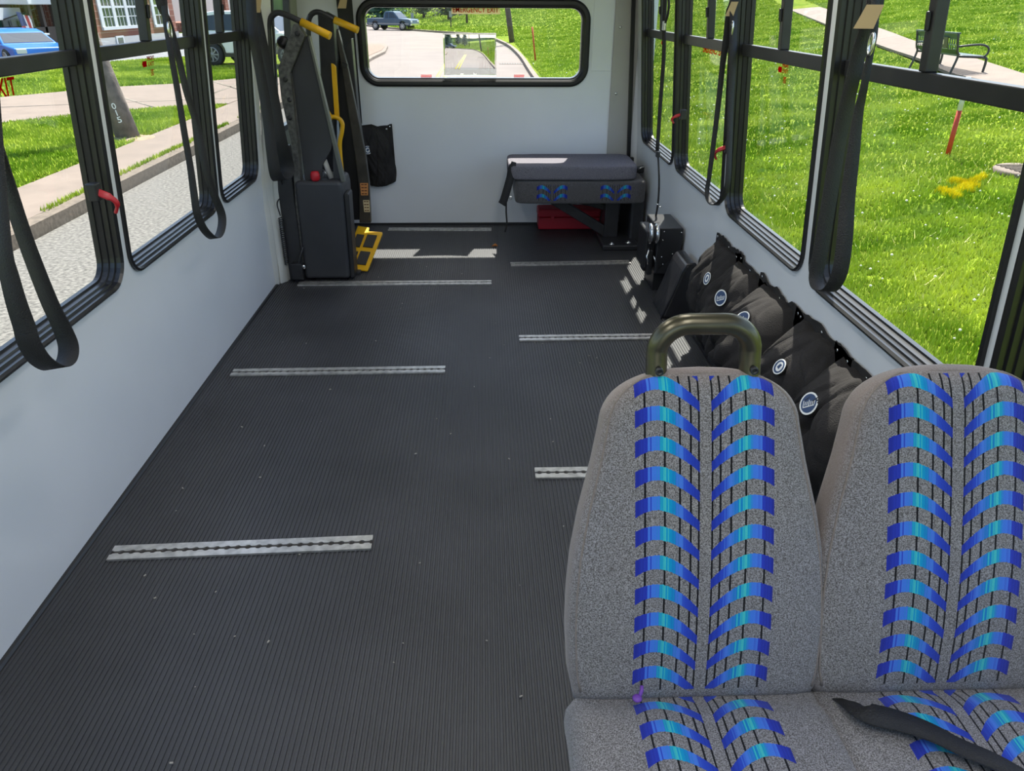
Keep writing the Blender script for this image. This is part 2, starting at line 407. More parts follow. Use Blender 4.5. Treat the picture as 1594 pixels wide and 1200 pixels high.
WZ0, WZ1, WR = .59, 1.62, .085
LWIN = [(-.78, .23, None, None), (.26, 1.235, .75, None), (1.265, 2.270, 1.77, None), (2.312, 3.200, 2.755, None), (3.245, 3.83, 3.54, None)]
RWIN = [(-.5, .39, None, None), (.42, 1.305, .86, None), (1.335, 2.215, 1.79, None), (2.265, 3.125, 2.70, None), (3.165, 4.055, 3.60, None), (4.09, 4.97, 4.57, None)]
def wall(name, s, ya, yb, wins):
    mb = MB()
    for d in (0., .056):
        zz = [0, .425, .455, .485, .515, .545, .575]
        for z0, z1 in zip(zz, zz[1:]): mb.face([wall_pt(s, ya, z0, d), wall_pt(s, yb, z0, d), wall_pt(s, yb, z1, d), wall_pt(s, ya, z1, d)], smooth=True)
        mb2 = bmesh.new(); edges = []
        loops = [[(ya, .575), (yb, .575), (yb, 1.80), (ya, 1.80)]] + [rrect(w[0], w[1], WZ0, WZ1, WR, -.004) for w in wins]
        for lp in loops:
            vs = [mb2.verts.new((a, b, 0)) for a, b in lp]
            edges += [mb2.edges.new((vs[i], vs[(i + 1) % len(vs)])) for i in range(len(vs))]
        bmesh.ops.triangle_fill(mb2, use_beauty=True, use_dissolve=False, edges=edges)
        for f in mb2.faces: mb.face([wall_pt(s, v.co.x, v.co.y, d) for v in f.verts])
        mb2.free()
    bmesh.ops.remove_doubles(mb.bm, verts=mb.bm.verts[:], dist=.0002)
    for yy in (ya, yb):
        for za, zb in ((0, .425), (.425, .575), (.575, 1.8)):
            mb.face([wall_pt(s, yy, za), wall_pt(s, yy, za, .056), wall_pt(s, yy, zb, .056), wall_pt(s, yy, zb)])
    return structure(mb.build(name, WHITE))
wall('wall_left', -1, Y0, 3.92, LWIN)
wall('wall_right', 1, Y0, Y1, RWIN)

# rear wall with its window opening
RX0, RX1, RZ0, RZ1, RR = -.78, .68, .90, 1.405, .12
mb = MB()
for yy in (Y1, Y1 + .06):
    b2 = bmesh.new(); ed = []
    for lp in ([(-1.2, 0), (1.1, 0), (1.1, 1.98), (-1.2, 1.98)], rrect(RX0, RX1, RZ0, RZ1, RR, -.004)):
        vs = [b2.verts.new((a, b, 0)) for a, b in lp]; ed += [b2.edges.new((vs[i], vs[(i + 1) % len(vs)])) for i in range(len(vs))]
    bmesh.ops.triangle_fill(b2, use_beauty=True, use_dissolve=False, edges=ed)
    for f in b2.faces: mb.face([(v.co.x, yy, v.co.y) for v in f.verts])
    b2.free()
structure(mb.build('wall_rear', WHITE))
mb = MB(); mb.span(.832, .99, Y1 - .012, Y1 - .001, 0, 1.98); structure(mb.build('trim_1', GREYP, bevel=.004))
mb = MB()
mb.hexa([(.988, Y1 - .03, 0), (1.012, Y1 - .03, 0), (1.012, Y1 - .001, 0), (.988, Y1 - .001, 0), (.90, Y1 - .03, 1.98), (.925, Y1 - .03, 1.98), (.925, Y1 - .001, 1.98), (.90, Y1 - .001, 1.98)]) 
structure(mb.build('trim_2', RUBBER))
o_t = MB()
for zz in (.36, .86, 1.25): o_t.lathe([(.009, 0), (.009, -.004), (.004, -.006)], (.868, Y1 - .012, zz), 'Y', 12)
structure(o_t.build('trim_3', CHROME))
# panel joint to the right of the rear window
mb = MB(); mb.span(.698, .828, Y1 - .003, Y1 - .0005, .995, 1.9); structure(mb.build('trim_4', WHITE, bevel=.002))

# ceiling with rounded cove
mb = MB(); cp = [(-1.06, 1.70), (-1.03, 1.83), (-.93, 1.93), (-.75, 1.975), (.64, 1.975), (.82, 1.93), (.91, 1.83), (.945, 1.70)]
for off in (0, .05):
    for i in range(len(cp) - 1):
        (a, b), (c, d) = cp[i], cp[i + 1]
        mb.face([(a * (1 + off), Y0, b + off), (c * (1 + off), Y0, d + off), (c * (1 + off), Y1 + .06, d + off), (a * (1 + off), Y1 + .06, b + off)], smooth=True)
structure(mb.build('ceiling', CEIL))
# lower coving along the right wall and the black edge on the left
mb = MB(); mb.prism([(1.04, 0), (.965, 0), (.962, .022), (1.0, .03), (1.04, .075)], xz, Y0, 5.12); structure(mb.build('baseboard_right', BLACKP, bevel=.003))
mb = MB(); mb.prism([(-1.145, 0), (-1.132, 0), (-1.137, .006), (-1.145, .008)], xz, Y0, 3.92); structure(mb.build('baseboard_left', BLACKP))
mb = MB(); mb.span(-1.1, 1.04, Y1 - .012, Y1, 0, .012); structure(mb.build('baseboard_rear', BLACKP))

# ------------------------------------------------------------------ windows
FPROF = [(0, .002), (0, -.009), (-.008, -.012), (-.013, -.004), (-.013, .010), (-.019, .012), (-.019, .026), (-.024, .028), (-.026, .044), (-.032, .045), (-.032, .060), (0, .060)]
def side_window(idx, s, y0, y1, div, rail):
    root = bpy.data.objects.new('window_%d' % idx, None); COL.objects.link(root); root.location = wall_pt(s, (y0 + y1) / 2, WZ0); structure(root)
    mb = MB(); mb.sweep(FPROF, lambda a, d: [wall_pt(s, u, v, d) for u, v in rrect(y0, y1, WZ0, WZ1, WR, a)], 0)
    mb.build('frame', RUBBER, root)
    mb = MB()
    loop = rrect(y0, y1, WZ0, WZ1, WR, -.028)
    mb.prism(loop, lambda a, b, d: wall_pt(s, a, b, d), .0495, .0535); mb.build('pane', GLASS, root)
    if rail:
        z0, z1 = rail; mb = MB()
        c = lambda y, z, d: wall_pt(s, y, z, d)
        mb.hexa([c(y0 + .02, z0, .022), c(y1 - .02, z0, .022), c(y1 - .02, z0, .049), c(y0 + .02, z0, .049), c(y0 + .02, z1, .022), c(y1 - .02, z1, .022), c(y1 - .02, z1, .049), c(y0 + .02, z1, .049)])
        mb.build('rail', BLACKS, root, bevel=.003)
        if div:
            mb = MB(); h = .015
            mb.hexa([c(div - h, z1, .018), c(div + h, z1, .018), c(div + h, z1, .049), c(div - h, z1, .049), c(div - h, WZ1 - .01, .018), c(div + h, WZ1 - .01, .018), c(div + h, WZ1 - .01, .049), c(div - h, WZ1 - .01, .049)])
            m2 = mb.build('mullion', BLACKS, root, bevel=.003)
            mb = MB(); mb.hexa([c(div - .006, 1.33, .010), c(div + .006, 1.33, .010), c(div + .006, 1.33, .018), c(div - .006, 1.33, .018), c(div - .005, 1.37, .008), c(div + .005, 1.37, .008), c(div + .006, 1.37, .018), c(div - .006, 1.37, .018)])
            lt = mb.build('latch', BLACKP, m2, bevel=.003)
    return root
LR, RRL = (1.222, 1.262), (1.204, 1.246)
wins = {}
for i, (a, b, dv, _) in enumerate(LWIN): wins['L%d' % i] = side_window(i + 1, -1, a, b, dv, LR)
for i, (a, b, dv, _) in enumerate(RWIN): wins['R%d' % i] = side_window(i + 6, 1, a, b, dv, RRL)

# emergency lettering and stickers on the panes
def wall_frame(s, y, z, d): return frame4(wall_pt(s, y, z, d), (0, -s, 0), wall_pt(s, y, z + .1, d) - wall_pt(s, y, z, d))
p = on_wall(24, 129, -1, .047)
text_mesh('exit_lettering', 'EMERGENCY EXIT', .042, REDTXT, wall_frame(-1, p.y - .21, p.z - .006, .0485), wins['L2'], width=.42, bold=.01)
p = on_wall(1110, 78, 1, .047)
text_mesh('exit_lettering', 'EMERGENCY EXIT', .034, REDTXT, wall_frame(1, p.y, p.z, .0485), wins['R4'], width=.34, bold=.01)
def instruction_sticker(s, x, y, w, win, flip=1):
    p = on_wall(x, y, s, .048)
    a, q = p.y, p.z
    mb = MB()
    def rect(y0, y1, z0, z1, dd=.0485): mb.prism([(y0, z0), (y1, z0), (y1, z1), (y0, z1)], lambda u, v, d: wall_pt(s, u, v, d), dd, dd + .0006)
    dirn = -s
    pts = [(a + dirn * (-.045), q), (a + dirn * (-.035), q + .012), (a + dirn * (-.035), q + .009), (a + dirn * (-.008), q + .009), (a + dirn * (-.008), q - .009), (a + dirn * (-.035), q - .009), (a + dirn * (-.035), q - .012)]
    mb.prism(pts, lambda u, v, d: wall_pt(s, u, v, d), .0482, .0488)
    o = mb.build('arrow_sticker', REDF, win)
    text_mesh('sticker_lettering', 'EMERGENCY', .013, REDF, wall_frame(s, a + dirn * .028, q + .016, .048), win, width=.062)
    text_mesh('sticker_lettering', 'EXIT', .013, REDF, wall_frame(s, a + dirn * .028, q - .002, .048), win, width=.05)
    text_mesh('sticker_lettering', 'EXIT', .02, REDF, wall_frame(s, a + dirn * .030, q - .030, .048), win, width=.026)
instruction_sticker(-1, 230, 99, .1, wins['L3'])
instruction_sticker(1, 1218, 109, .1, wins['R3'])
instruction_sticker(1, 1032, 67, .1, wins['R5'])

# red release levers on the frames
def release_lever(s, x, y, win, size=1.):
    p = on_wall(x, y, s, -.01); Y, Z = p.y, p.z; k = size
    mb = MB()
    pts = smooth_path([wall_pt(s, Y - .012 * k, Z + .055 * k, .01), wall_pt(s, Y - .004 * k, Z + .03 * k, -.03), wall_pt(s, Y + .012 * k, Z, -.045), wall_pt(s, Y + .016 * k, Z - .04 * k, -.035)], 5)
    mb.ribbon(pts, [.030 * k] * 6 + [.022 * k] * 6 + [.012 * k] * (len(pts) - 12), (-s, -.3, 0), .009)
    o = mb.build('release_lever', RED, win, bevel=.003)
    mb = MB(); mb.box(wall_pt(s, Y - .005, Z + .05 * k, .008), (.03, .034, .05)); mb.build('lever_mount', BLACKP, win, bevel=.004)
release_lever(-1, 161, 318, wins['L2'], .75)
release_lever(1, 1057, 186, wins['R5'], .5)
release_lever(1, 1126, 240, wins['R4'], .6)

# rear emergency window
root = bpy.data.objects.new('window_12', None); COL.objects.link(root); root.location = (-.05, Y1, RZ0); structure(root)
rp = [(0, .001), (0, -.012), (-.012, -.020), (-.030, -.020), (-.040, -.010), (-.042, .008), (-.050, .010), (-.052, .03), (-.052, .06), (0, .06)]
mb = MB(); mb.sweep(rp, lambda a, d: [(u, Y1 + d, v) for u, v in rrect(RX0, RX1, RZ0, RZ1, RR, a, 9)], 0); mb.build('frame', RUBBER, root)
mb = MB(); mb.prism(rrect(RX0, RX1, RZ0, RZ1, RR, -.045, 9), xz, Y1 + .030, Y1 + .034); mb.build('pane', GLASS, root)
c0, c1 = on_y(707, 10.5, Y1 + .028), on_y(774, 10.5, Y1 + .028)
M4 = frame4(((c0.x + c1.x) / 2, Y1 + .0285, min(c0.z, 1.343)), (1, 0, 0), (0, 0, 1))
text_mesh('exit_lettering', 'EMERGENCY EXIT', .030, REDTXT, M4, root, width=.285, bold=.012)
mb = MB(); mb.span((c0.x + c1.x) / 2 - .152, (c0.x + c1.x) / 2 + .152, Y1 + .0288, Y1 + .0294, 1.319, 1.3525); mb.build('sticker', PALE, root)
for xa, xb in ((655, 672), (800, 816)):
    a, b = on_y(xa, 117, Y1 + .028), on_y(xb, 119, Y1 + .028); mb = MB(); 
    for k in range(2): mb.span(a.x, b.x, Y1 + .0284, Y1 + .029, a.z - k * .009 - .003, a.z - k * .009 + .002)
    mb.build('sticker', REDTXT, root)

# wide-angle lens stuck to the rear window: a real plano-concave sheet
LENS = bpy.data.materials.new('clear_acrylic_lens'); LENS.use_nodes = True
lp = LENS.node_tree.nodes['Principled BSDF']; lp.inputs['Transmission Weight'].default_value = 1; lp.inputs['Roughness'].default_value = 0; lp.inputs['IOR'].default_value = 1.5
lx0, lx1, lz0, lz1 = -.246, .088, .962, 1.213
mb = MB(); nx, nz_ = 34, 26; cxl, czl = (lx0 + lx1) / 2, (lz0 + lz1) / 2; RL = .86
grid = []
for j in range(nz_ + 1):
    row = []
    for i in range(nx + 1):
        u = lx0 + (lx1 - lx0) * i / nx; w = lz0 + (lz1 - lz0) * j / nz_
        r2 = (u - cxl) ** 2 + (w - czl) ** 2
        row.append(mb.bm.verts.new((u, Y1 + .0285 - .002 - r2 / (2 * RL), w)))
    grid.append(row)
for j in range(nz_):
    for i in range(nx):
        f = mb.bm.faces.new((grid[j][i], grid[j][i + 1], grid[j + 1][i + 1], grid[j + 1][i])); f.smooth = True
back = [[mb.bm.verts.new((u, Y1 + .0285, w)) for u in (lx0, lx1)] for w in (lz0, lz1)]
mb.bm.faces.new((back[0][0], back[0][1], back[1][1], back[1][0]))
mb.bm.faces.new([grid[0][i] for i in range(nx + 1)] + [back[0][1], back[0][0]])
mb.bm.faces.new([grid[nz_][i] for i in range(nx + 1)] + [back[1][1], back[1][0]])
mb.bm.faces.new([grid[j][0] for j in range(nz_ + 1)] + [back[1][0], back[0][0]])
mb.bm.faces.new([grid[j][nx] for j in range(nz_ + 1)] + [back[1][1], back[0][1]])
tag(mb.build('wide_angle_lens', LENS), 'clear rectangular wide angle lens stuck low on the rear window', 'window lens')

# lift door in the left wall and its pale jamb
root = bpy.data.objects.new('door_1', None); COL.objects.link(root); root.location = (-1.2, 4.5, 0); structure(root)
DX = 1.215
def dpt(a, b, d): return (-(DX + d - LEAN * max(0, b - .5)), a, b)
DOORP = mat('olive_grey_door', (.36, .37, .30), .5)
mb = MB(); b2 = bmesh.new(); ed = []
for lpp in ([(3.9, 0), (5.16, 0), (5.16, 1.95), (3.9, 1.95)], rrect(4.16, 4.47, .70, 1.45, .05), rrect(4.58, 4.98, .70, 1.45, .05)):
    vs = [b2.verts.new((a, b, 0)) for a, b in lpp]; ed += [b2.edges.new((vs[i], vs[(i + 1) % len(vs)])) for i in range(len(vs))]
bmesh.ops.triangle_fill(b2, use_beauty=True, use_dissolve=False, edges=ed)
for dd in (0, .03):
    for f in b2.faces: mb.face([dpt(v.co.x, v.co.y, dd) for v in f.verts])
b2.free(); mb.build('door_panel', DOORP, root)
for a, b in ((4.16, 4.47), (4.58, 4.98)):
    mb = MB(); mb.sweep([(.012, -.006), (-.02, -.006), (-.02, .03), (.012, .03)], lambda p_, d: [dpt(u, v, d) for u, v in rrect(a, b, .70, 1.45, .05, p_)], 0); fr = mb.build('window_frame', RUBBER, root)
    mb = MB(); mb.prism(rrect(a, b, .70, 1.45, .05, -.015), dpt, .012, .016); mb.build('pane', GLASS, fr)
mb = MB(); mb.prism(rrect(3.985, 4.02, .05, 1.9, .01), dpt, -.012, -.001); mb.build('door_edge', GREYP, root)
JAMB = mat('pale_vinyl_jamb', (.60, .60, .57), .5, var=.06, vscale=5, bump=.1, bscale=8)
mb = MB()
for k, (xa, ya) in enumerate(((-1.150, 3.90), (-1.118, 3.945), (-1.095, 3.985))):
    pts = [Vector((xa + LEAN * max(0, z - .5) + .006 * math.sin(z * 6 + k * 2), ya + .006 * math.sin(z * 4.3 + k), z)) for z in [i * .1 for i in range(0, 20)]]
    mb.ribbon(pts, .055, (.8, -.55, 0), .016)
structure(mb.build('trim_5', JAMB, bevel=.004))

# ------------------------------------------------------------------ floor tracks
def floor_track(p0, p1, label):
    p0, p1 = Vector(p0), Vector(p1); L = (p1 - p0).length; c = (p0 + p1) / 2
    t = thing('floor_track', label, 'anchor track', (c.x, c.y, 0), math.atan2(p1.y - p0.y, p1.x - p0.x), 'wheelchair anchor tracks in the floor')
    n = max(6, int(L / .028)); half = .030
    mb = MB()
    for s in (-1, 1):
        pts = [(-L / 2, s * half), (L / 2, s * half)]
        q = 16 * n; inner = []
        for i in range(q + 1):
            u = -L / 2 + L * i / q; ph = (u / L * n) % 1.0 - .5
            e = .0042 + max(0, math.sqrt(max(0, .0088 ** 2 - (ph * L / n) ** 2)) - .0042)
            inner.append((u, s * e))
        pts += inner[::-1]
        mb.prism(pts if s > 0 else pts[::-1], lambda a, b, d: (a, b, d), .0, .0065)
    mb.build('rail_plate', ALU, t, world=False)
    mb = MB(); mb.span(-L / 2 + .001, L / 2 - .001, -.012, .012, .0, .0012); mb.build('slot', ALUDARK, t, world=False)
    return t
floor_track((-1.058, 1.668), (-.333, 1.694), 'aluminium floor track nearest the camera by the left wall')
floor_track((-1.061, 2.812), (-.173, 2.820), 'second aluminium floor track from the camera on the left side')
floor_track((-1.027, 3.916), (.035, 3.914), 'aluminium floor track running past the foot of the black lift cover')
floor_track((-.656, 5.015), (.048, 5.0), 'rearmost aluminium floor track lying along the rear wall')
floor_track((.157, 2.032), (.80, 2.030), 'aluminium floor track half hidden behind the aisle seat backrest')
floor_track((.154, 3.140), (.80, 3.145), 'aluminium floor track ending behind the metal grab handle')
floor_track((.153, 4.235), (.87, 4.262), 'aluminium floor track in front of the fold-down rear bench')

# ------------------------------------------------------------------ the double seat in the foreground
SEATB = seat_fabric('seat_moquette_back', [0.], 'Z', .008, .5045, phase=.0065, front=('Y', 'LESS_THAN', .0), half=.107, edge=('Y', -.016, .004))
SEATC = seat_fabric('seat_moquette_cushion', [0.], 'Y', -.36, .05, phase=.008, front=('Z', 'GREATER_THAN', -.02), half=.107)
PIPE = mat('grey_worn_piping', hexc(128, 118, 112), .95, var=.15, vscale=200)
def interp(tab, v):
    for (a, fa), (b, fb) in zip(tab, tab[1:]):
        if v <= b: 
            t = (v - a) / (b - a); return fa + (fb - fa) * t
    return tab[-1][1]
BHW = [(-.02, .196), (.03, .206), (.1, .209), (.16, .207), (.22, .201), (.29, .188), (.37, .168), (.43, .156)] + [(.43 + .086 * q, (.156 - .017 * q) * (1 - q ** 2.7) ** .42 + .001) for q in (.15, .3, .45, .55, .65, .73, .8, .86, .91, .95, .98, 1.0)]
BTH = [(-.02, .06), (.0, .085), (.1, .10), (.2, .098), (.3, .088), (.4, .078), (.45, .074), (.48, .066), (.495, .056), (.506, .042), (.512, .028), (.516, .010)]
def backrest_mesh():
    mb = MB(); rows = []; NV, NS = 64, 48
    vals = [-.02 + .536 * (1 - (1 - i / NV) ** 1.9) for i in range(NV + 1)]
    for v in vals:
        hw, th = interp(BHW, v), interp(BTH, v); ring = []
        for k in range(NS):
            a = 2 * PI * (k + .5) / NS; ca, sa = math.cos(a), math.sin(a)
            x = hw * math.copysign(abs(ca) ** .42, ca); y = th / 2 * math.copysign(abs(sa) ** .5, sa)
            # slight pillow: front bulges, a lumbar roll low down
            if y < 0: y -= .012 * (1 - (x / hw) ** 2) * math.sin(PI * min(1, max(0, (v + .02) / .54)))
            ring.append(mb.bm.verts.new((x, y + .02, v)))
        rows.append(ring)
    for A, B in zip(rows, rows[1:]):
        for k in range(NS):
            f = mb.bm.faces.new((A[k], A[(k + 1) % NS], B[(k + 1) % NS], B[k])); f.smooth = True
    for rg in (rows[0][::-1], rows[-1]):
        f = mb.bm.faces.new(rg); f.smooth = True
    return mb
def piping_path():
    out = []
    def pt(sgn, v):
        hw, th = interp(BHW, v), interp(BTH, v); x = hw * .935
        y = -th / 2 * .70 - .012 * (1 - .935 ** 2) * math.sin(PI * min(1, max(0, (v + .02) / .54)))
        return Vector((sgn * x, .02 + y - .0006, v))
    vs = [.0 + .488 * i / 40 for i in range(41)] + [.494, .499, .502, .5045]
    L_ = [pt(-1, v) for v in vs]; R_ = [pt(1, v) for v in vs]
    top = [L_[-1].lerp(R_[-1], k / 12) + Vector((0, -.002 * math.sin(PI * k / 12), .0035 * math.sin(PI * k / 12))) for k in range(1, 12)]
    return L_ + top + R_[::-1]
CTH = .105
def cushion_mesh():
    """x across, y from 0 (back) to -.43 (front), z up; top near z=0"""
    mb = MB(); NX, NY = 26, 24; top = []; L = .44; W = .2085
    for j in range(NY + 1):
        tj = j / NY; y = .03 - (L + .03) * tj; row = []
        wj = W * (1 - .04 * max(0, tj - .8) / .2)
        for i in range(NX + 1):
            s = -1 + 2 * i / NX; s2 = math.copysign(abs(s) ** .8, s)
            e = max(0, 1 - abs(s2)); z = -.030 * math.exp(-e / .045) + .010 * (1 - s2 * s2)
            z -= .055 * max(0, (tj - .84) / .16) ** 2
            z -= .018 * math.exp(-max(0, tj - .06) / .03)
            row.append(mb.bm.verts.new((wj * s2, y, z)))
        top.append(row)
    for j in range(NY):
        for i in range(NX):
            f = mb.bm.faces.new((top[j][i], top[j + 1][i], top[j + 1][i + 1], top[j][i + 1])); f.smooth = True
    rim = top[0] + [r[-1] for r in top[1:]] + top[-1][-2::-1] + [r[0] for r in top[-2:0:-1]]
    low = [mb.bm.verts.new((v.co.x * 1.01, v.co.y, v.co.z - .03)) for v in rim]
    low2 = [mb.bm.verts.new((v.co.x * .97, v.co.y * .98, -CTH)) for v in rim]
    for A, B in ((rim, low), (low, low2)):
        for k in range(len(A)):
            f = mb.bm.faces.new((A[k], A[(k + 1) % len(A)], B[(k + 1) % len(A)], B[k])); f.smooth = True
    mb.bm.faces.new(low2)
    return mb
SX = (.331, .722); SZ = .413; SYB = .80; TILT = R(20)
seat = thing('double_seat', 'grey double passenger seat with blue arched pattern and bronze grab handle, in the right foreground', 'bus seat', (.526, .62, 0))
for k, sx in enumerate(SX):
    o = backrest_mesh().build('backrest', SEATB, seat, world=False)
    o.location = (sx - .526, SYB + .030 - .62, SZ - .012); o.rotation_euler = (-TILT, 0, 0)
    mb = MB(); mb.tube(piping_path(), .0019, 6); pp = mb.build('piping', PIPE, o, world=False)
    q = cushion_mesh().build('seat_cushion', SEATC, seat, world=False)
    q.location = (sx - .526, SYB - .005 - .62, SZ - .006)
bb = MB(); bb.span(.14, .93, .37, .86, .27, .305); bb.span(.16, .20, .40, .84, .24, .27); bb.span(.86, .90, .40, .84, .24, .27)
bb.build('seat_frame', BLACKS, seat, bevel=.006)
for xx, yy in ((.20, .46), (.20, .78), (.84, .46), (.84, .78)):
    bb = MB(); bb.span(xx - .02, xx + .02, yy - .02, yy + .02, .0, .26); bb.span(xx - .045, xx + .045, yy - .035, yy + .035, 0, .008); bb.build('leg', BLACKS, seat, bevel=.004)
for sx in SX:
    bb = MB(); bb.box((sx, SYB + .10 + .09, SZ + .20), (.22, .018, .38), rot=Matrix.Rotation(-TILT, 3, 'X')); bb.build('back_shell', BLACKP, seat, bevel=.008)
# grab handle on top of the aisle seat
HY = SYB + .216
ha, hb = on_y(1021, 588, HY), on_y(1166, 585, HY); hc, hd = on_y(1023, 505, HY + .01), on_y(1167, 505, HY + .01)
w0, w1 = ha.x, hb.x; zb, zt = min(ha.z, hb.z) - .028, (hc.z + hd.z) / 2; rc = .046
pts = [(w0, HY - .004, zb), (w0, HY, zb + .03)]
for k in range(9):
    a = PI - PI / 2 * k / 8; pts.append((w0 + rc + rc * math.cos(a), HY + .012, zt - rc + rc * math.sin(a)))
for k in range(9):
    a = PI / 2 - PI / 2 * k / 8; pts.append((w1 - rc + rc * math.cos(a), HY + .012, zt - rc + rc * math.sin(a)))
pts += [(w1, HY, zb + .03), (w1, HY - .004, zb)]
mb = MB(); mb.tube(pts, .0165, 20); gh = mb.build('grab_handle', BRONZE, seat)
for wx in (w0, w1):
    mb = MB(); mb.lathe([(.0062, .004), (.0062, -.003), (.0035, -.0035), (.0032, -.001)], (wx, HY - .0165, zb + .047), 'Y', 14); mb.build('bolt', BLACKS, gh)
# lap belt lying over the window seat cushion
def cz(x, y): return SZ + .004
bp_ = [(1316, 1092), (1345, 1108), (1400, 1122), (1450, 1140), (1500, 1165), (1550, 1186), (1600, 1215), (1660, 1260)]
pts = [on_z(a, b, SZ + .010 + .006 * (i > 0)) for i, (a, b) in enumerate(bp_)]; pts[0] = on_z(1312, 1088, SZ - .02)
mb = MB(); sp_ = smooth_path(pts, 5); n_ = len(sp_); mb.ribbon(sp_, [.034 + .012 * math.sin(i / n_ * PI) for i in range(n_)], (0, -.25, 1), .0025, twist=[-.5 * math.sin(i / n_ * 2.6) for i in range(n_)])
mb.build('lap_belt', WEB, seat)
# little purple clip in the gap between cushion and backrest
PURP = mat('purple_rubber', hexc(120, 70, 170), .5)
p = on_z(992, 1086, SZ + .012); mb = MB()
mb.lathe([(.006, 0), (.008, .003), (.006, .006), (.002, .007)], (p.x, p.y, p.z - .004), 'Z', 12)
mb.tube([(p.x + .004, p.y + .002, p.z), (p.x + .008, p.y + .008, p.z + .006), (p.x + .009, p.y + .014, p.z + .010)], .003, 6)
tag(mb.build('rubber_clip', PURP), 'tiny purple rubber clip lying in the crease of the aisle seat', 'clip')

# ------------------------------------------------------------------ hanging belts
def belt(label, pts, width, X=None, tagpos=None, ring=None, th=.0025, nrm=None, plane='x', twist=None, name='hanging_belt', wd=None):
    P = [on_x(a, b, X) if plane == 'x' else on_y(a, b, X) for a, b in pts]
    t = thing(name, label, 'belt', P[0], 0, 'belts hanging inside the bus')
    # the two strands and the fold are kept a little apart in depth so they do not run through each other
    s = 1 if P[0].x > 0 else -1; n = len(P); off = Vector((-s * .014, 0, 0)) if plane == 'x' else Vector((0, -.014, 0))
    P = [p + off * (i / n) for i, p in enumerate(P)]
    up_ = lambda q: Vector((q.x * .5 + s * .5 * (.95 if plane == 'x' else abs(q.x)), q.y, 1.80))      # both ends run up to the cove of the ceiling
    sp = smooth_path(P, 6)
    if plane == 'x' or True:
        sp = [up_(sp[0]), up_(sp[0]).lerp(sp[0], .5)] + sp + [sp[-1].lerp(up_(sp[-1]), .5), up_(sp[-1])]
    mb = MB()
    W = [interp([(i / (len(width) - 1), w) for i, w in enumerate(width)], i / (len(sp) - 1)) for i in range(len(sp))] if isinstance(width, list) else width
    mb.ribbon(sp, W, nrm or ((-s, -.55, .0) if plane == 'x' else (0, -1, 0)), th, twist=twist(len(sp)) if twist else None, wdir=wd or ((lambda u: (1, s * .35 * math.sin(u * 9), .04)) if plane == 'x' else None))
    mb.build('webbing', WEB, t)
    if tagpos:
        for (x, y, w, h) in tagpos:
            c = on_x(x, y, X) if plane == 'x' else on_y(x, y, X); vw = (Vector(CAM) - c).normalized(); c = c + vw * .075
            d2 = Vector((0, 0, 1)).cross(vw).normalized(); u2 = (Vector((0, 0, 1)) + d2 * .25).normalized(); mb = MB()
            mb.hexa([c + d2 * a * w / 2 + u2 * b_ * h / 2 + vw * k for k in (0, .003) for a, b_ in ((-1, -1), (1, -1), (1, 1), (-.7, 1))])
            mb.build('label_tag', TAN, t)
    if ring:
        for (x, y, ry) in ring:
            c = (on_x(x, y, X) if plane == 'x' else on_y(x, y, X)) + Vector((-s * .02, -.02, 0)); mb = MB()
            mb.tube([c + Vector((0, .010 * math.cos(a), ry * math.sin(a))) for a in [2 * PI * k / 16 for k in range(16)]], .0035, 6, closed=True); mb.build('loop_ring', CHROME, t)
    return t
belt('black belt looped over the left window sill nearest the camera', [(-75, 0), (-50, 90), (-18, 200), (9, 285), (37, 372), (72, 464), (92, 507), (103, 538), (99, 562), (82, 573), (58, 561), (40, 535), (31, 507), (18, 470), (6, 427), (-3, 390), (-12, 300), (-25, 150), (-40, 0)], .046, X=-1.0)
belt('black belt looped over the sill of the middle left window', [(243, -40), (249, 6), (262, 36), (275.5, 84), (288.5, 140), (305, 195), (318, 260), (331, 302), (343, 335), (341, 360), (331, 371), (315, 358), (304, 335), (299, 309), (292, 260), (283, 211), (272, 146), (262, 91), (256, 58), (251, 25), (245, -40)], [.028, .026, .026, .028, .03, .03, .026, .022, .022, .022, .022], X=-1.0, ring=[(258, 46, .022)])
belt('wide black belt with a tan tag hanging beside the speckled lift post', [(392, -40), (394, 0), (400, 40), (409, 90), (420, 150), (432, 220), (444, 262), (437, 280), (427, 272), (420, 235), (414, 185), (403, 120), (393, 70), (388, 35), (384, -40)], [.06, .06, .07, .08, .085, .08, .06, .05, .05, .05, .05, .05], X=-1.01, tagpos=[(397, 8, .05, .06)], ring=[(392, 36, .025)])
belt('wide black belt with tan tag looped at the nearest right window', [(1366, -60), (1363, 0), (1354, 35), (1340, 78), (1326, 137), (1309, 215), (1293, 313), (1280, 392), (1273, 432), (1280, 450), (1297, 450), (1312, 423), (1320, 372), (1325, 313), (1335, 235), (1343, 176), (1352, 137), (1362, 86), (1370, 39), (1373, -60)],
     [.046, .046, .046, .044, .042, .040, .036, .034, .038, .038, .034, .026, .020, .020, .024], X=.90, tagpos=[(1352, 26, .042, .05)], ring=[(1363, 68, .022)])
belt('narrow black belt with tan tag looped beside the red lever of the right window', [(1146, -50), (1143, 0), (1137, 18), (1133, 50), (1126.7, 96), (1121, 151), (1113, 220), (1106, 275), (1103, 297), (1106, 312), (1115, 319), (1127, 310), (1136, 288), (1139, 250), (1142, 160), (1146, 80), (1148, -50)],
     [.035, .038, .034, .024, .02, .018, .02, .022, .022, .024, .03, .034], X=.955, tagpos=[(1139, 14, .03, .05)], ring=[(1145, 44, .025)])
belt('wide black belt hanging flat at the left of the rear window', [(533, -50), (537, 10), (545, 90), (550, 150), (553, 192)], [.09, .085, .085, .095], X=5.09, plane='y', tagpos=[(533, 6, .05, .05)])
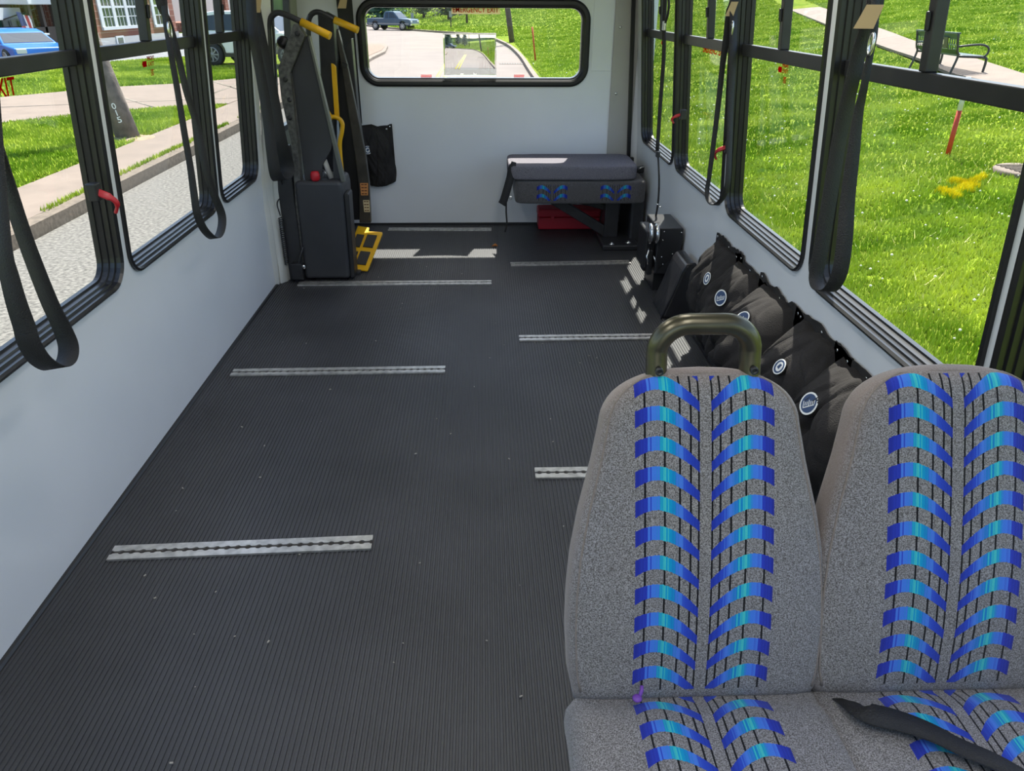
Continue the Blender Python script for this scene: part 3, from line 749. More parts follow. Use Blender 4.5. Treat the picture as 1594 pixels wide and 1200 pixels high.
# retractor belt on the rear right window with its reel box
t = thing('retractor_belt', 'thin black belt running from the rear right window down to the reel box', 'belt', on_x(1025, 240, .93), 0, 'belts hanging inside the bus')
mb = MB(); mb.ribbon(smooth_path([on_x(a, b, .94) for a, b in ((1037, -40), (1034, 36), (1033, 90), (1028, 160), (1023, 236))], 5), .022, (-1, -.7, 0), .006); mb.build('webbing', WEB, t)
mb = MB(); mb.ribbon(smooth_path([on_x(a, b, .935) for a, b in ((1024, 236), (1026, 280), (1024, 318), (1018, 350))], 5), .011, (-1, -.8, 0), .003); mb.build('lower_webbing', WEB, t)
mb = MB(); mb.tube(smooth_path([on_x(a, b, .93) for a, b in ((1036, -40), (1041, 0), (1040, 20), (1036, 35))], 4), .006, 8); mb.build('cord_loop', WEB, t)
c = on_x(1034, 40, .93); mb = MB(); mb.box(c, (.012, .05, .045)); mb.build('buckle', CHROME, t, bevel=.004)
c = on_x(1024, 240, .93); mb = MB(); mb.box(c, (.02, .03, .03)); mb.build('end_stop', BLACKP, t, bevel=.004)
for a, b in ((1022, 318), (1026, 322)):
    mb = MB(); mb.lathe([(.004, 0), (.004, .012)], on_x(a, b, .925), 'X', 8); mb.build('pin', CHROME, t)

# ------------------------------------------------------------------ storage pouches
def to_px(p):
    v = ROT.T @ (np.array(p) - CAM); return 797 + F_PX * v[0] / v[2], 600 + F_PX * v[1] / v[2]
def pouch(name, label, loc, w, h, d, rz, seed, emb, group=None, sag=.12):
    """local: x along the wall, the room is at negative y, z up from the bottom of the bag"""
    t = thing(name, label, 'storage pouch', loc, rz, group); W4 = world_of(t)
    NX, NZ = 56, 56
    def surf(s, v, layer=1):
        q = 1 - v
        env = max(0., 1 - abs(s) ** 2.6) ** .55
        prof = (.04 + .96 * math.sin(PI * min(1, .03 + .86 * q ** .85)) ** .8)
        big = noise.noise(Vector((s * 1.1 + seed * 3.1, v * 1.2, seed)))
        mid = noise.noise(Vector((s * 2.8 + v * 1.8, v * 1.6 + seed, seed * 2.3)))
        cre = 1 - abs(noise.noise(Vector((s * 2.0 - v * 1.9 + seed, v * 1.3, seed * 7)))) * 2
        cre2 = 1 - abs(noise.noise(Vector((s * 4.4 + v * 2.7, v * 2.2 + seed, seed * 5)))) * 2
        dep = d * env * prof * (1 + .38 * big + .20 * mid - .42 * max(0, cre - .62) - .22 * max(0, cre2 - .6))
        dep += .006 * env * noise.noise(Vector((s * 11 + v * 5, v * 9, seed * 4)))
        pinch = 1 - .30 * max(0, v - .72) / .28 + .05 * math.sin(v * 5 + seed)
        x = s * w / 2 * pinch + .018 * noise.noise(Vector((v * 2.5, s, seed * 5))) + sag * .3 * (q - .5)
        z = h * v * (1 + .035 * noise.noise(Vector((s * 2.3, seed, 3)))) - .03 * (1 - s * s) * q
        return Vector((x, -max(.004, dep) if layer else -.001, z))
    mb = MB(); G = [[[mb.bm.verts.new(surf(-1 + 2 * i / NX, j / NZ, L)) for i in range(NX + 1)] for j in range(NZ + 1)] for L in (0, 1)]
    for L in (0, 1):
        for j in range(NZ):
            for i in range(NX):
                mb.bm.faces.new((G[L][j][i], G[L][j][i + 1], G[L][j + 1][i + 1], G[L][j + 1][i])).smooth = True
    for j in range(NZ):
        for i in (0, NX): mb.bm.faces.new((G[0][j][i], G[0][j + 1][i], G[1][j + 1][i], G[1][j][i]))
    for i in range(NX):
        for j in (0, NZ): mb.bm.faces.new((G[0][j][i], G[0][j][i + 1], G[1][j][i + 1], G[1][j][i]))
    mb.build('bag', CLOTH, t, world=False)
    # backing flap with eyelets fixed on the wall
    mb = MB(); pts = []; nn = 18
    for i in range(nn + 1):
        u = -w * .56 + w * 1.12 * i / nn; pts.append((u, h * (1.045 + .05 * noise.noise(Vector((u * 11, seed, 1))) + .022 * noise.noise(Vector((u * 45, seed, 2))))))
    pts += [(w * .58, h * .3), (w * .5, h * .12), (-w * .5, h * .12), (-w * .58, h * .3)]
    mb.prism(pts, xz, -.0045, -.0005); mb.build('backing_flap', CLOTH, t, world=False)
    for i in (1, 9, 17):
        u, z = pts[i]; mb = MB(); mb.lathe([(.0055, 0), (.0055, -.002), (.003, -.0025)], (u, -.0045, z - .016), 'Y', 10); mb.build('eyelet', CHROME, t, world=False)
    # oval emblem, laid on the cloth where it shows in the photograph
    rw, rh, style = emb['r'][0], emb['r'][1], emb['style']; best = None
    for i in range(4, 37):
        for j in range(4, 37):
            s_, v_ = -1 + 2 * i / 40, j / 40; q = to_px(W4 @ surf(s_, v_)); e = (q[0] - emb['px'][0]) ** 2 + (q[1] - emb['px'][1]) ** 2
            dv = (surf(s_ + .05, v_) - surf(s_ - .05, v_)).cross(surf(s_, v_ + .05) - surf(s_, v_ - .05)).normalized(); dv = dv if dv.y < 0 else -dv
            if (W4.to_3x3() @ dv).dot(Vector(CAM) - W4 @ surf(s_, v_)) < .25 * (Vector(CAM) - W4 @ surf(s_, v_)).length: e += 900
            if best is None or e < best[0]: best = (e, s_, v_)
    e, s_, v_ = best; P = surf(s_, v_); tx = (surf(s_ + .12, v_) - surf(s_ - .12, v_)).normalized(); tz = (surf(s_, v_ + .12) - surf(s_, v_ - .12)).normalized()
    n = tx.cross(tz).normalized(); n = n if n.y < 0 else -n
    c_, k_ = math.cos(emb.get('rot', 0)), math.sin(emb.get('rot', 0)); tz = (tz - tx * tz.dot(tx)).normalized(); tx, tz = tx * c_ - tz * k_, tz * c_ + tx * k_
    E = lambda a, b, k: P + n * (.010 + k) + tx * a + tz * b
    mb = MB(); ov = [(rw * math.cos(2 * PI * k / 28), rh * math.sin(2 * PI * k / 28)) for k in range(28)]
    mb.prism([(a * .97, b * .97) for a, b in ov], E, -.016, -.0006, 2); mb.prism(ov, E, -.0006, .0006, 0)
    mb.prism([(a * .84, b * .84) for a, b in ov], E, .0006, .0012, 1)
    if style == 'script':                       # wavering light line of script across the oval
        for k in range(7):
            a = -rw * .62 + k * rw * .2; hh = rh * (.28 if k in (0, 3) else .16)
            mb.prism([(a, -hh), (a + rw * .07, -hh), (a + rw * .12, hh), (a + rw * .05, hh)], E, .0012, .0017, 0)
        mb.prism([(-rw * .6, -rh * .36), (rw * .62, -rh * .26), (rw * .62, -rh * .18), (-rw * .6, -rh * .28)], E, .0012, .0017, 0)
    else:                                       # a light wheel-like disc with a slanted bar
        mb.prism([(a * .55 + rw * .05, b * .62) for a, b in ov], E, .0012, .0017, 0)
        mb.prism([(-rw * .3, -rh * .1), (rw * .1, -rh * .35), (rw * .38, rh * .28), (-rw * .02, rh * .36)], E, .0017, .0022, 1)
    mb.build('emblem', [WHITEP, BLUEP, CLOTH], t, world=False)
    return t
GRP = 'black pouches hung along the right wall'
XB = 1.032
specs = [  # y, z bottom, width, height, depth, seed, label, emblem
    (3.00, .10, .33, .37, .125, 1.3, 'rearmost black storage pouch on the right wall, small white-ringed emblem, beside the vinyl wedge', dict(px=(1103, 432), r=(.018, .027), style='disc', rot=-.15)),
    (2.72, .08, .34, .38, .165, 2.9, 'black storage pouch with a blue oval emblem, second from the rear on the right wall', dict(px=(1123, 465), r=(.026, .033), style='script', rot=-.3)),
    (2.40, .05, .38, .42, .22, 4.4, 'bulging black storage pouch greyed by sunlight, just above the metal grab handle', dict(px=(1155, 500), r=(.024, .030), style='script', rot=-.2)),
    (2.05, .05, .37, .43, .19, 6.2, 'black storage pouch with a squarish white-edged emblem, next behind the nearest pouch', dict(px=(1215, 573), r=(.020, .026), style='disc', rot=-.1)),
    (1.75, .05, .37, .43, .21, 8.1, 'nearest black storage pouch, large blue oval emblem, seen between the two seat backs', dict(px=(1259, 632), r=(.027, .036), style='script', rot=-.5)),
]
for y, z, w, h, d, sd_, lb, em in specs:
    pouch('storage_pouch', lb, (XB, y, z), w, h, d, -PI / 2, sd_, em, GRP)
t = pouch('storage_pouch', 'black pouch with white oval emblem fixed on the rear wall by the lift', (-.735, Y1 - .004, .30), .24, .35, .09, 0, 11.7, dict(px=(573, 234), r=(.028, .026), style='disc'))
mb = MB()
mb.prism([(-.03, .10), (.118, .09), (.113, .24), (.105, .355), (.07, .345), (.0, .37), (-.08, .36)], xz, -.012, -.006); mb.build('side_flap', CLOTH, t, world=False)
for u, z in ((.098, .34), (.104, .235), (.109, .105)):
    mb = MB(); mb.lathe([(.006, 0), (.006, -.003), (.003, -.004)], (u, -.012, z), 'Y', 10); mb.build('snap_button', CHROME, t, world=False)

# ------------------------------------------------------------------ reel box and vinyl wedge on the right
t = thing('reel_box', 'black steel reel box with riveted side panel by the right wall', 'equipment box', (.94, 3.85, 0))
mb = MB(); mb.prism([(.905, .13), (1.02, .235), (1.028, .30), (1.02, .355), (.91, .355)], xz, 3.72, 3.724); mb.build('side_panel', BLACKP, t, bevel=.002)
for a, b in ((.925, .34), (1.015, .335), (.922, .295), (.925, .205), (.935, .165), (.98, .22)):
    mb = MB(); mb.lathe([(.004, 0), (.0035, -.003), (.001, -.004)], (a, 3.72, b), 'Y', 8); mb.build('rivet', CHROME, t)
mb = MB(); mb.span(.895, 1.026, 3.725, 4.02, .11, .355); mb.build('housing', BLACKS, t, bevel=.006)
mb = MB(); mb.span(.842, .896, 3.76, 3.96, .13, .33); mb.span(.855, .885, 3.735, 3.77, .10, .24); mb.span(.86, .885, 3.86, 3.93, .08, .16); mb.build('mechanism', BLACKP, t, bevel=.008)
mb = MB(); mb.lathe([(.012, -.026), (.052, -.022), (.055, -.012), (.042, -.008), (.042, .008), (.055, .012), (.052, .022), (.012, .026)], (.872, 3.735, .325), 'X', 28); rl = mb.build('reel', CHROME, t)
mb = MB(); mb.lathe([(.044, -.012), (.046, 0), (.044, .012)], (.872, 3.735, .325), 'X', 28); mb.build('wound_webbing', WEB, rl)
mb = MB(); mb.tube([(.862, 3.735, .25), (.845, 3.715, .21), (.855, 3.705, .17)], .005, 6); mb.tube([(.885, 3.725, .21), (.893, 3.71, .18)], .005, 6); mb.build('lever', CHROME, t)
mb = MB(); mb.span(.905, 1.02, 3.78, 4.0, 0, .12); mb.build('base', BLACKP, t)

t = thing('padded_wedge', 'black vinyl covered wedge on the floor before the reel box', 'padded block', (.95, 3.49, 0))
out = [(.865, 0), (.905, .115), (.945, .245), (.962, .275), (1.0, .285), (1.028, .25), (1.030, 0)]
mb = MB(); mb.prism([(a, b) for a, b in out], xz, 3.37, 3.60); mb.build('pad', VINYL, t, bevel=.014, seg=3)
mb = MB(); mb.tube([(a, 3.366, b) for a, b in out[:-1]], .0035, 6); mb.build('piping', VINYL, t)

# ------------------------------------------------------------------ fold-down rear bench
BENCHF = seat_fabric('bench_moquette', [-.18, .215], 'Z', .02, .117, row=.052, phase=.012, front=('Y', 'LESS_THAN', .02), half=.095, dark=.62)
GREYF = mat('plain_grey_moquette', hexc(84, 82, 90), .95, vscale=300, col2=hexc(136, 132, 138), bump=.4, bscale=400, spec=.1)
b = thing('folding_bench', 'grey fold-down bench with folded backrest against the rear wall', 'bus seat', (.60, 4.83, 0))
def slab(x0, x1, y0, y1, z0, z1, e=.35, n=36, bul=.0, jit=.0):
    mb = MB(); rows = []; NV = 16
    for j in range(NV + 1):
        ph = -PI / 2 + PI * j / NV; sz = math.copysign(abs(math.sin(ph)) ** .45, math.sin(ph)); sc_ = abs(math.cos(ph)) ** .18 if j not in (0, NV) else .6
        ring = []
        for k in range(n):
            a = 2 * PI * (k + .5) / n; ca, sa = math.cos(a), math.sin(a)
            X = math.copysign(abs(ca) ** e, ca) * (x1 - x0) / 2; Y = math.copysign(abs(sa) ** e, sa) * (y1 - y0) / 2
            fx = 1 - (1 - sc_) * .12; fy = 1 - (1 - sc_) * .2
            zz = (z0 + z1) / 2 + (z1 - z0) / 2 * sz + jit * noise.noise(Vector((X * 7, Y * 7, 2)))
            ring.append(mb.bm.verts.new(((x0 + x1) / 2 + X * fx, (y0 + y1) / 2 + Y * fy, zz)))
        rows.append(ring)
    for A, B in zip(rows, rows[1:]):
        for k in range(n): mb.bm.faces.new((A[k], A[(k + 1) % n], B[(k + 1) % n], B[k])).smooth = True
    for rg in (rows[0][::-1], rows[-1]): mb.bm.faces.new(rg).smooth = True
    return mb
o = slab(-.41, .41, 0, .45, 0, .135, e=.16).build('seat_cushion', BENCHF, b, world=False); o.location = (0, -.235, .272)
o = slab(-.40, .40, 0, .44, 0, .085, e=.22, jit=.004).build('backrest', GREYF, b, world=False); o.location = (-.05, -.235, .415)
mb = MB(); mb.span(.22, 1.0, 5.03, 5.06, .29, .475); mb.build('back_panel', BLACKP, b, bevel=.006)
for pts, r_ in ([((.44, 4.72, .27), (.60, 4.73, .18), (.84, 4.74, .03)), .03], [((.56, 4.78, .265), (.80, 4.78, .205)), .018]):
    mb = MB(); q0, q1 = Vector(pts[0]), Vector(pts[-1]); mid = (q0 + q1) / 2; ang = math.atan2(q1.z - q0.z, q1.x - q0.x)
    mb.box(mid, ((q1 - q0).length, .04, r_ * 2.0), rot=Matrix.Rotation(-ang, 3, 'Y')); mb.build('brace', BLACKS, b, bevel=.004)
mb = MB(); mb.span(.775, .865, 4.70, 4.86, .03, .275); mb.build('pedestal', BLACKS, b, bevel=.006)
mb = MB(); mb.span(.74, .97, 4.50, 4.94, 0, .035); mb.build('base_plate', BLACKS, b, bevel=.008)
for q in ((.80, 4.53), (.91, 4.56)): mb = MB(); mb.lathe([(.018, 0), (.018, .004), (.009, .006), (.008, .012)], (q[0], q[1], .034), 'Z', 14); mb.build('floor_bolt', CHROME, b)
mb = MB(); mb.span(.93, 1.02, 4.66, 5.05, .0, .33); mb.build('side_bracket', BLACKS, b, bevel=.02)
mb = MB(); mb.ribbon(smooth_path([on_y(q[0], q[1], 4.62) for q in ((800, 252), (796, 270), (789, 296), (784, 312), (781, 318))], 4), [.03, .035, .05, .06, .055, .05, .05, .05, .05, .05, .05, .05, .05, .05, .05, .05, .05][:17], (-.4, -1, 0), .003); mb.build('belt', WEB, b)
mb = MB(); mb.ribbon(smooth_path([on_y(q[0], q[1], 4.63) for q in ((788, 312), (788, 330), (789, 350), (786, 361))], 4), .010, (-.4, -1, 0), .003); mb.build('belt_tail', WEB, b)
p = on_y(795, 308, 4.61); mb = MB(); mb.box(p, (.016, .01, .022)); mb.build('belt_clip', CHROME, b, bevel=.002)
p = on_y(996, 264, 4.9); mb = MB(); mb.box(p, (.07, .05, .04), rot=Matrix.Rotation(R(-12), 3, 'Y')); bk = mb.build('buckle', BLACKP, b, bevel=.008)
mb = MB(); q0 = on_y(992, 264, 4.87); q1 = on_y(1004, 259, 4.87); mb.ribbon([q0, (q0 + q1) / 2 + Vector((0, 0, .004)), q1], .012, (0, -.3, 1), .004); mb.build('buckle_tongue', CHROME, bk)

t = thing('plastic_case', 'red plastic case on the floor under the folding bench', 'case', (.58, 5.04, 0))
mb = MB(); mb.span(.368, .79, 4.985, 5.12, .004, .085); mb.build('case_body', REDCASE, t, bevel=.008)
mb = MB(); mb.span(.364, .794, 4.981, 5.124, .087, .142); mb.build('lid', REDCASE, t, bevel=.01)
mb = MB(); mb.span(.45, .475, 4.974, 4.984, .07, .10); mb.build('latch', REDCASE, t, bevel=.002)

# crumpled leaf
LEAF = mat('dry_leaf', hexc(170, 105, 45), .8)
p = on_z(770, 383, .006); mb = MB()
mb.face([p + Vector(q) for q in ((-.02, 0, 0), (0, -.012, .008), (.022, .002, .002), (.004, .016, .014))]); mb.face([p + Vector(q) for q in ((-.02, 0, -.004), (0, -.012, .004), (.022, .002, -.002), (.004, .016, .010))])
tag(mb.build('dry_leaf', LEAF), 'small crumpled brown leaf on the floor near the rear sunlit strip', 'leaf')

mb = MB(); rg = random.Random(4)
for k in range(70):
    x_, y_ = rg.uniform(-1.0, .6), rg.uniform(1.0, 4.4); r_ = rg.uniform(.0012, .0032); mb.box((x_, y_, r_ * .5), (r_ * 2.4, r_, r_), rot=Matrix.Rotation(rg.uniform(0, 3), 3, 'Z'))
o = mb.build('floor_grit', mat('pale_grit', (.42, .38, .33), .9)); o['kind'] = 'stuff'; tag(o, 'tiny crumbs of grit scattered over the ribbed floor', 'grit')

# ------------------------------------------------------------------ wheelchair lift
L = thing('wheelchair_lift', 'folded black wheelchair lift with yellow handles at the left rear door', 'wheelchair lift', (-.86, 4.4, 0))
def zx(Y): return lambda a, b_, d: (a, Y + d, b_)
mb = MB(); mb.prism([(-1.0, .012), (-.752, .012), (-.745, .50), (-.752, .545), (-.985, .548), (-.992, .53)], xz, 3.965, 4.24); cov = mb.build('pump_cover', CHARC, L, bevel=.018, seg=3)
mb = MB(); mb.prism([(-.751, .012), (-.728, .012), (-.718, .47), (-.722, .478), (-.744, .475)], xz, 3.985, 4.10); mb.build('cover_side', BLACKP, L, bevel=.004)
mb = MB(); mb.span(-1.085, -1.005, 3.975, 4.06, .0, .72); mb.build('mounting_post', BLACKS, L, bevel=.006)
mb = MB(); mb.prism([(-1.03, .10), (-.985, .10), (-.955, .70), (-.948, 1.07), (-.856, 1.235), (-.885, 1.285), (-.905, 1.285), (-1.005, 1.09), (-1.008, .95), (-.985, .72)], xz, 3.985, 4.05); pa = mb.build('lifting_arm', SPECK, L, bevel=.003)
for a, q in ((-.89, 1.245), (-.975, 1.04), (-.978, .86)):
    mb = MB(); mb.lathe([(.012, 0), (.012, -.004), (.006, -.005)], (a, 3.985, q), 'Y', 12); mb.build('arm_bolt', BLACKP, pa)
mb = MB(); mb.lathe([(.0, 0), (.012, 0), (.012, .002), (.0, .002)], (-.968, 3.9835, 0.945), 'Y', 12); mb.build('arm_hole', BLACKP, pa)
mb = MB(); mb.prism([(-.945, .53), (-.945, 1.075), (-.852, 1.235), (-.838, 1.23), (-.775, .755), (-.79, .70), (-.845, .62), (-.86, .53)], xz, 4.01, 4.03); mb.build('side_shield', CHARC, L, bevel=.003)
mb = MB(); mb.prism([(-.848, 1.235), (-.838, 1.235), (-.735, .535), (-.755, .535)], xz, 4.0, 4.045); mb.build('shield_edge', mat('brushed_dark_edge', (.12, .125, .11), .5, .4), L, bevel=.002)
mb = MB(); mb.prism([(-.785, .72), (-.772, .76), (-.735, .535), (-.80, .535), (-.795, .62)], xz, 4.035, 4.05); mb.build('gusset', CHARC, L, bevel=.002)
mb = MB(); mb.lathe([(.0, .05), (.018, .048), (.024, .035), (.025, .012), (.018, .0), (.0, 0)], (-.885, 3.99, .545), 'Z', 18); mb.build('red_knob', RED, L)
o_ = None
mb = MB()
for k in range(6):
    a = -.855 + k * .006
    mb.tube([(a, 4.04, .548), (a + .03, 4.04, .60 - k * .006)], .002, 5); mb.tube([(a + .03, 4.04, .55), (a, 4.04, .60 - k * .006)], .002, 5)
mb.build('wire_guard', CHROME, L)
mb = MB(); mb.tube([(-.81, 4.03, .55), (-.842, 4.03, .66)], .014, 10); mb.build('gas_strut', GREYP, L)
# handrails
h1 = [on_y(423, 250, 4.0), on_y(424, 160, 4.0), on_y(419, 70, 4.0), on_y(418, 42, 4.0), on_y(423, 26, 4.0), on_y(433, 20, 4.0), on_y(450, 25, 4.0), on_y(469, 34, 4.0)]
mb = MB(); mb.tube(smooth_path(h1, 5), .014, 12); hr = mb.build('handrail', BLACKS, L)
mb = MB(); mb.tube([on_y(469, 34, 4.0), on_y(514, 56, 3.97)], .0185, 14); mb.build('yellow_grip', YELLOW, hr)
h2 = [on_y(482, 110, 4.45), on_y(480, 50, 4.45), on_y(481, 30, 4.45), on_y(488, 20, 4.45), on_y(500, 20, 4.45), on_y(521, 31, 4.45)]
mb = MB(); mb.tube(smooth_path(h2, 5), .014, 12); hr = mb.build('handrail', BLACKS, L)
mb = MB(); mb.tube([on_y(521, 31, 4.45), on_y(557, 47, 4.42)], .0185, 14); mb.build('yellow_grip', YELLOW, hr)
# far tower and folded platform
mb = MB(); P = [on_y(*q, 4.5) for q in ((494, 22), (503, 18), (518, 26), (524, 95), (519, 178), (520, 300), (500, 300), (500, 160), (498, 100))]
mb.prism([(q.x, q.z) for q in P], xz, 4.50, 4.62); mb.build('tower', BLACKS, L, bevel=.006)
mb = MB(); P = [on_y(*q, 4.62) for q in ((519, 96), (545, 60), (556, 180), (572, 290), (574, 345), (540, 345), (536, 300), (524, 180))]
mb.prism([(q.x, q.z) for q in P], xz, 4.66, 4.74); mb.build('folded_platform', BLACKP, L, bevel=.004)
mb = MB(); P = [on_y(*q, 4.60) for q in ((522, 44), (527, 46), (541, 100), (569, 238), (575, 285), (578, 346), (560, 346), (559, 290), (553, 240), (533, 110))]
mb.prism([(q.x, q.z) for q in P], xz, 4.585, 4.63); ba = mb.build('platform_arm', mat('worn_dark_steel', (.055, .05, .042), .42, .3, var=.3, vscale=14), L, bevel=.004)
mb = MB(); P = [on_y(*q, 4.575) for q in ((533, 97), (541, 100), (541, 106), (533, 105))]; mb.prism([(q.x, q.z) for q in P], xz, 4.565, 4.585); mb.build('clamp', BLACKP, ba)
WARN = mat('orange_warning_label', hexc(205, 140, 80), .6); CREAM = mat('cream_label', hexc(205, 190, 150), .6); INK = mat('label_ink', hexc(90, 50, 30), .7)
def sticker(pts, Y, M, lines, par):
    P = [on_y(*q, Y) for q in pts]; mb = MB(); mb.prism([(q.x, q.z) for q in P], xz, Y - .002, Y); o = mb.build('warning_label', M, par)
    mb = MB(); a, b_, c_, d_ = P
    for k in range(lines):
        f0, f1 = (k + .3) / lines, (k + .62) / lines
        for (e0, e1) in ((.12, .45), (.52, .85)):
            g_ = lambda e, f: (a * (1 - e) + b_ * e) * (1 - f) + (d_ * (1 - e) + c_ * e) * f
            q = [g_(e0, f0), g_(e1, f0), g_(e1, f1), g_(e0, f1)]; mb.prism([(v.x, v.z) for v in q], xz, Y - .003, Y - .002)
    mb.build('label_print', INK, o)
sticker([(560.5, 285), (573, 285), (573, 304), (562, 304)], 4.583, WARN, 4, ba)
sticker([(565, 311.5), (575, 311.5), (576, 330), (567, 330)], 4.583, CREAM, 4, ba)
mb = MB(); P = [on_y(*q, 4.50) for q in ((516.5, 98), (521, 100), (524, 104), (529, 182), (522, 182))]; mb.prism([(q.x, q.z) for q in P], xz, 4.475, 4.495); mb.build('yellow_bar', YELLOW, L, bevel=.002)
mb = MB(); P = [on_y(*q, 4.47) for q in ((504, 160), (509, 166), (519, 182), (517, 187), (512, 190))]; mb.prism([(q.x, q.z) for q in P], xz, 4.44, 4.47); mb.build('yellow_bracket', YELLOW, L, bevel=.002)
mb = MB(); mb.tube(smooth_path([on_y(*q, 4.46) for q in ((514, 183), (520, 182), (528, 185), (533, 193), (532, 206), (529, 222), (530, 245), (533, 275))], 5), .0125, 12); mb.build('yellow_tube', YELLOW, L)
# roller chain beside the tube
mb = MB()
for k in range(22):
    q = on_y(514 + 15 * k / 22, 205 + 75 * k / 22, 4.48); mb.box(q, (.012, .012, .011), rot=Matrix.Rotation(.3 * (k % 2), 3, 'Y'))
mb.build('chain', BLACKS, L)
# coiled cord
mb = MB(); pts = []
for k in range(160):
    a = k / 160; z = .36 - .26 * a; pts.append((-1.085 + .011 * math.cos(k * .9), 3.955 + .011 * math.sin(k * .9), z))
mb.tube(smooth_path([on_x(436, 275, -1.05), on_x(441, 300, -1.07), (-1.09, 3.95, .44), (-1.085, 3.955, .37)], 5), .0035, 6); mb.tube(pts, .003, 5); mb.build('coiled_cord', BLACKP, L)
mb = MB(); mb.span(-1.06, -1.0, 3.93, 3.975, .02, .11); mb.tube([(-1.02, 3.94, .10), (-1.0, 3.945, .16), (-.985, 3.95, .20)], .008, 6); mb.build('hinge_link', BLACKS, L, bevel=.004)
mb = MB(); mb.lathe([(.012, 0), (.012, -.01), (.006, -.012)], (-.995, 3.95, .09), 'Y', 10); mb.build('hinge_pin', CHROME, L)
p = on_y(442, 66, 4.1); mb = MB(); mb.lathe([(.03, 0), (.032, -.02), (.02, -.04), (.0, -.045)], p, 'Y', 16); mb.build('switch_knob', BLACKP, L)
# yellow bridge plate leaning down to the floor
q0, q1, q2 = Vector((-.790, 4.13, .015)), Vector((-.672, 4.095, .012)), Vector((-.625, 4.46, .135)); q3 = q0 + q2 - q1
def pl(a, b_, d=0.):
    n = -(q1 - q0).cross(q3 - q0).normalized(); n = n if n.z > 0 else -n; return (q0 * (1 - a) + q1 * a) * (1 - b_) + (q3 * (1 - a) + q2 * a) * b_ + n * d
mb = MB()
mb.prism([(-.3, .04), (.06, 0), (.94, 0), (1, .02), (1.06, .97), (1.0, 1.0), (.30, .98), (.26, 1.08), (-.35, 1.10)], pl, -.003, .004); bp2 = mb.build('bridge_plate', YELLOW, L)
PADM = mat('dark_grip_pad', (.040, .036, .034), .85, bump=.4, bscale=300)
for a0, a1, b0, b1 in ((-.2, .18, .54, .86), (.34, .84, .56, .88), (-.16, .20, .10, .42), (.32, .82, .12, .44)):
    mb = MB(); mb.prism([(a0, b0), (a1, b0), (a1, b1), (a0, b1)], pl, .004, .010); mb.build('grip_pad', PADM, bp2)
mb = MB(); mb.span(-.80, -.71, 4.07, 4.13, .0, .018); mb.build('floor_bracket', BLACKS, L, bevel=.004)
mb = MB(); mb.lathe([(.016, 0), (.018, .006), (.010, .012), (.0, .013)], (-.76, 4.10, .018), 'Z', 14); mb.build('bracket_bolt', CHROME, L)

# ------------------------------------------------------------------ unseen fill lights added under the ceiling to brighten the cabin
for k, (lx, ly) in enumerate(((-.45, .2), (.40, .2), (-.45, 1.9), (.40, 1.9), (-.45, 3.6), (.40, 3.6))):
    t = thing('fill_fixture', 'added fill light, out of view, over the %s %s of the bus' % (('left', 'right')[k % 2], ('front', 'middle', 'rear')[k // 2]), 'lamp', (lx, ly, 1.97), 0, 'added fill lights')
    mb = MB(); mb.span(lx - .11, lx + .11, ly - .45, ly + .45, 1.945, 1.972); mb.build('fill_housing', mat('white_housing_plastic', (.8, .8, .8), .4), t, bevel=.008)
    ld = bpy.data.lights.new('fill_light', 'AREA'); ld.shape = 'RECTANGLE'; ld.size = .18; ld.size_y = .84; ld.energy = FILL_POWER * (.4 if k > 3 else 1); ld.color = (1, .98, .95)
    lo = bpy.data.objects.new('fill_light', ld); COL.objects.link(lo); lo.parent = t; lo.location = (0, 0, -.03)

exec_outside = True
# ------------------------------------------------------------------ outside: street side (left)
GZ = -.63; SZT = -.75
def poly_slab(name, pts, z, M, th=.10, kind='structure', label=None, cat=None):
    mb = MB(); mb.prism(pts, lambda a, b_, d: (a, b_, d), z - th, z); o = mb.build(name, M)
    if kind: o['kind'] = kind
    if label: tag(o, label, cat)
    return o
poly_slab('street', [(-4.5, -30), (1.72, -30), (1.72, 44), (1.72, 130), (-60, 130), (-60, 62), (-4.5, 62)], SZT, ASPH)
poly_slab('kerb_left', [(-4.72, -30), (-4.55, -30), (-4.55, 24), (-4.9, 30), (-5.6, 33), (-5.8, 33), (-5.1, 30), (-4.72, 24)], GZ, KERBM, .16)
poly_slab('sidewalk_left', [(-5.62, -30), (-4.72, -30), (-4.72, 24), (-5.1, 30), (-5.62, 30)], GZ + .002, CONC)
poly_slab('lawn_left', [(-5.62, -30), (-5.62, 30), (-9, 60), (-60, 60), (-60, -30)], GZ, GRASS)
def gl(x, y, z=GZ): q = on_z(x, y, z); return (q.x, q.y)
lo_e = [gl(-120, 206), gl(0, 192), gl(105, 183), gl(150, 175), gl(230, 170), gl(290, 165), (-5.62, gl(335, 162)[1])]
hi_e = [(-5.62, gl(385, 120)[1]), gl(365, 123), gl(290, 130), gl(155, 137), gl(100, 143), gl(0, 152), gl(-120, 160)]
poly_slab('drive_left', lo_e + hi_e, GZ + .012, CONC, .04)
mb = MB()
for (a, b_), (c_, d_) in (((0, 168), (400, 152)), ((195, 154), (240, 168)), ((320, 124), (372, 140)), ((322, 150), (372, 131))):
    A, B = Vector((*gl(a, b_), GZ + .014)), Vector((*gl(c_, d_), GZ + .014)); mb.ribbon([A, B], .07, (0, 0, 1), .004)
o = mb.build('trim_6', SEAM); structure(o)
poly_slab('side_street', [gl(0, 116), gl(170, 97), gl(290, 88), (-11.0, 29.0), gl(372, 104), gl(372, 112), gl(300, 118), gl(378, 92), (-9, 58), (-58, 59)][:3] + [gl(380, 84), (-9.5, 59), (-58, 59), (-58, 20)], GZ + .008, mat('grey_street', (.15, .155, .165), .95, var=.1, vscale=1), .03)
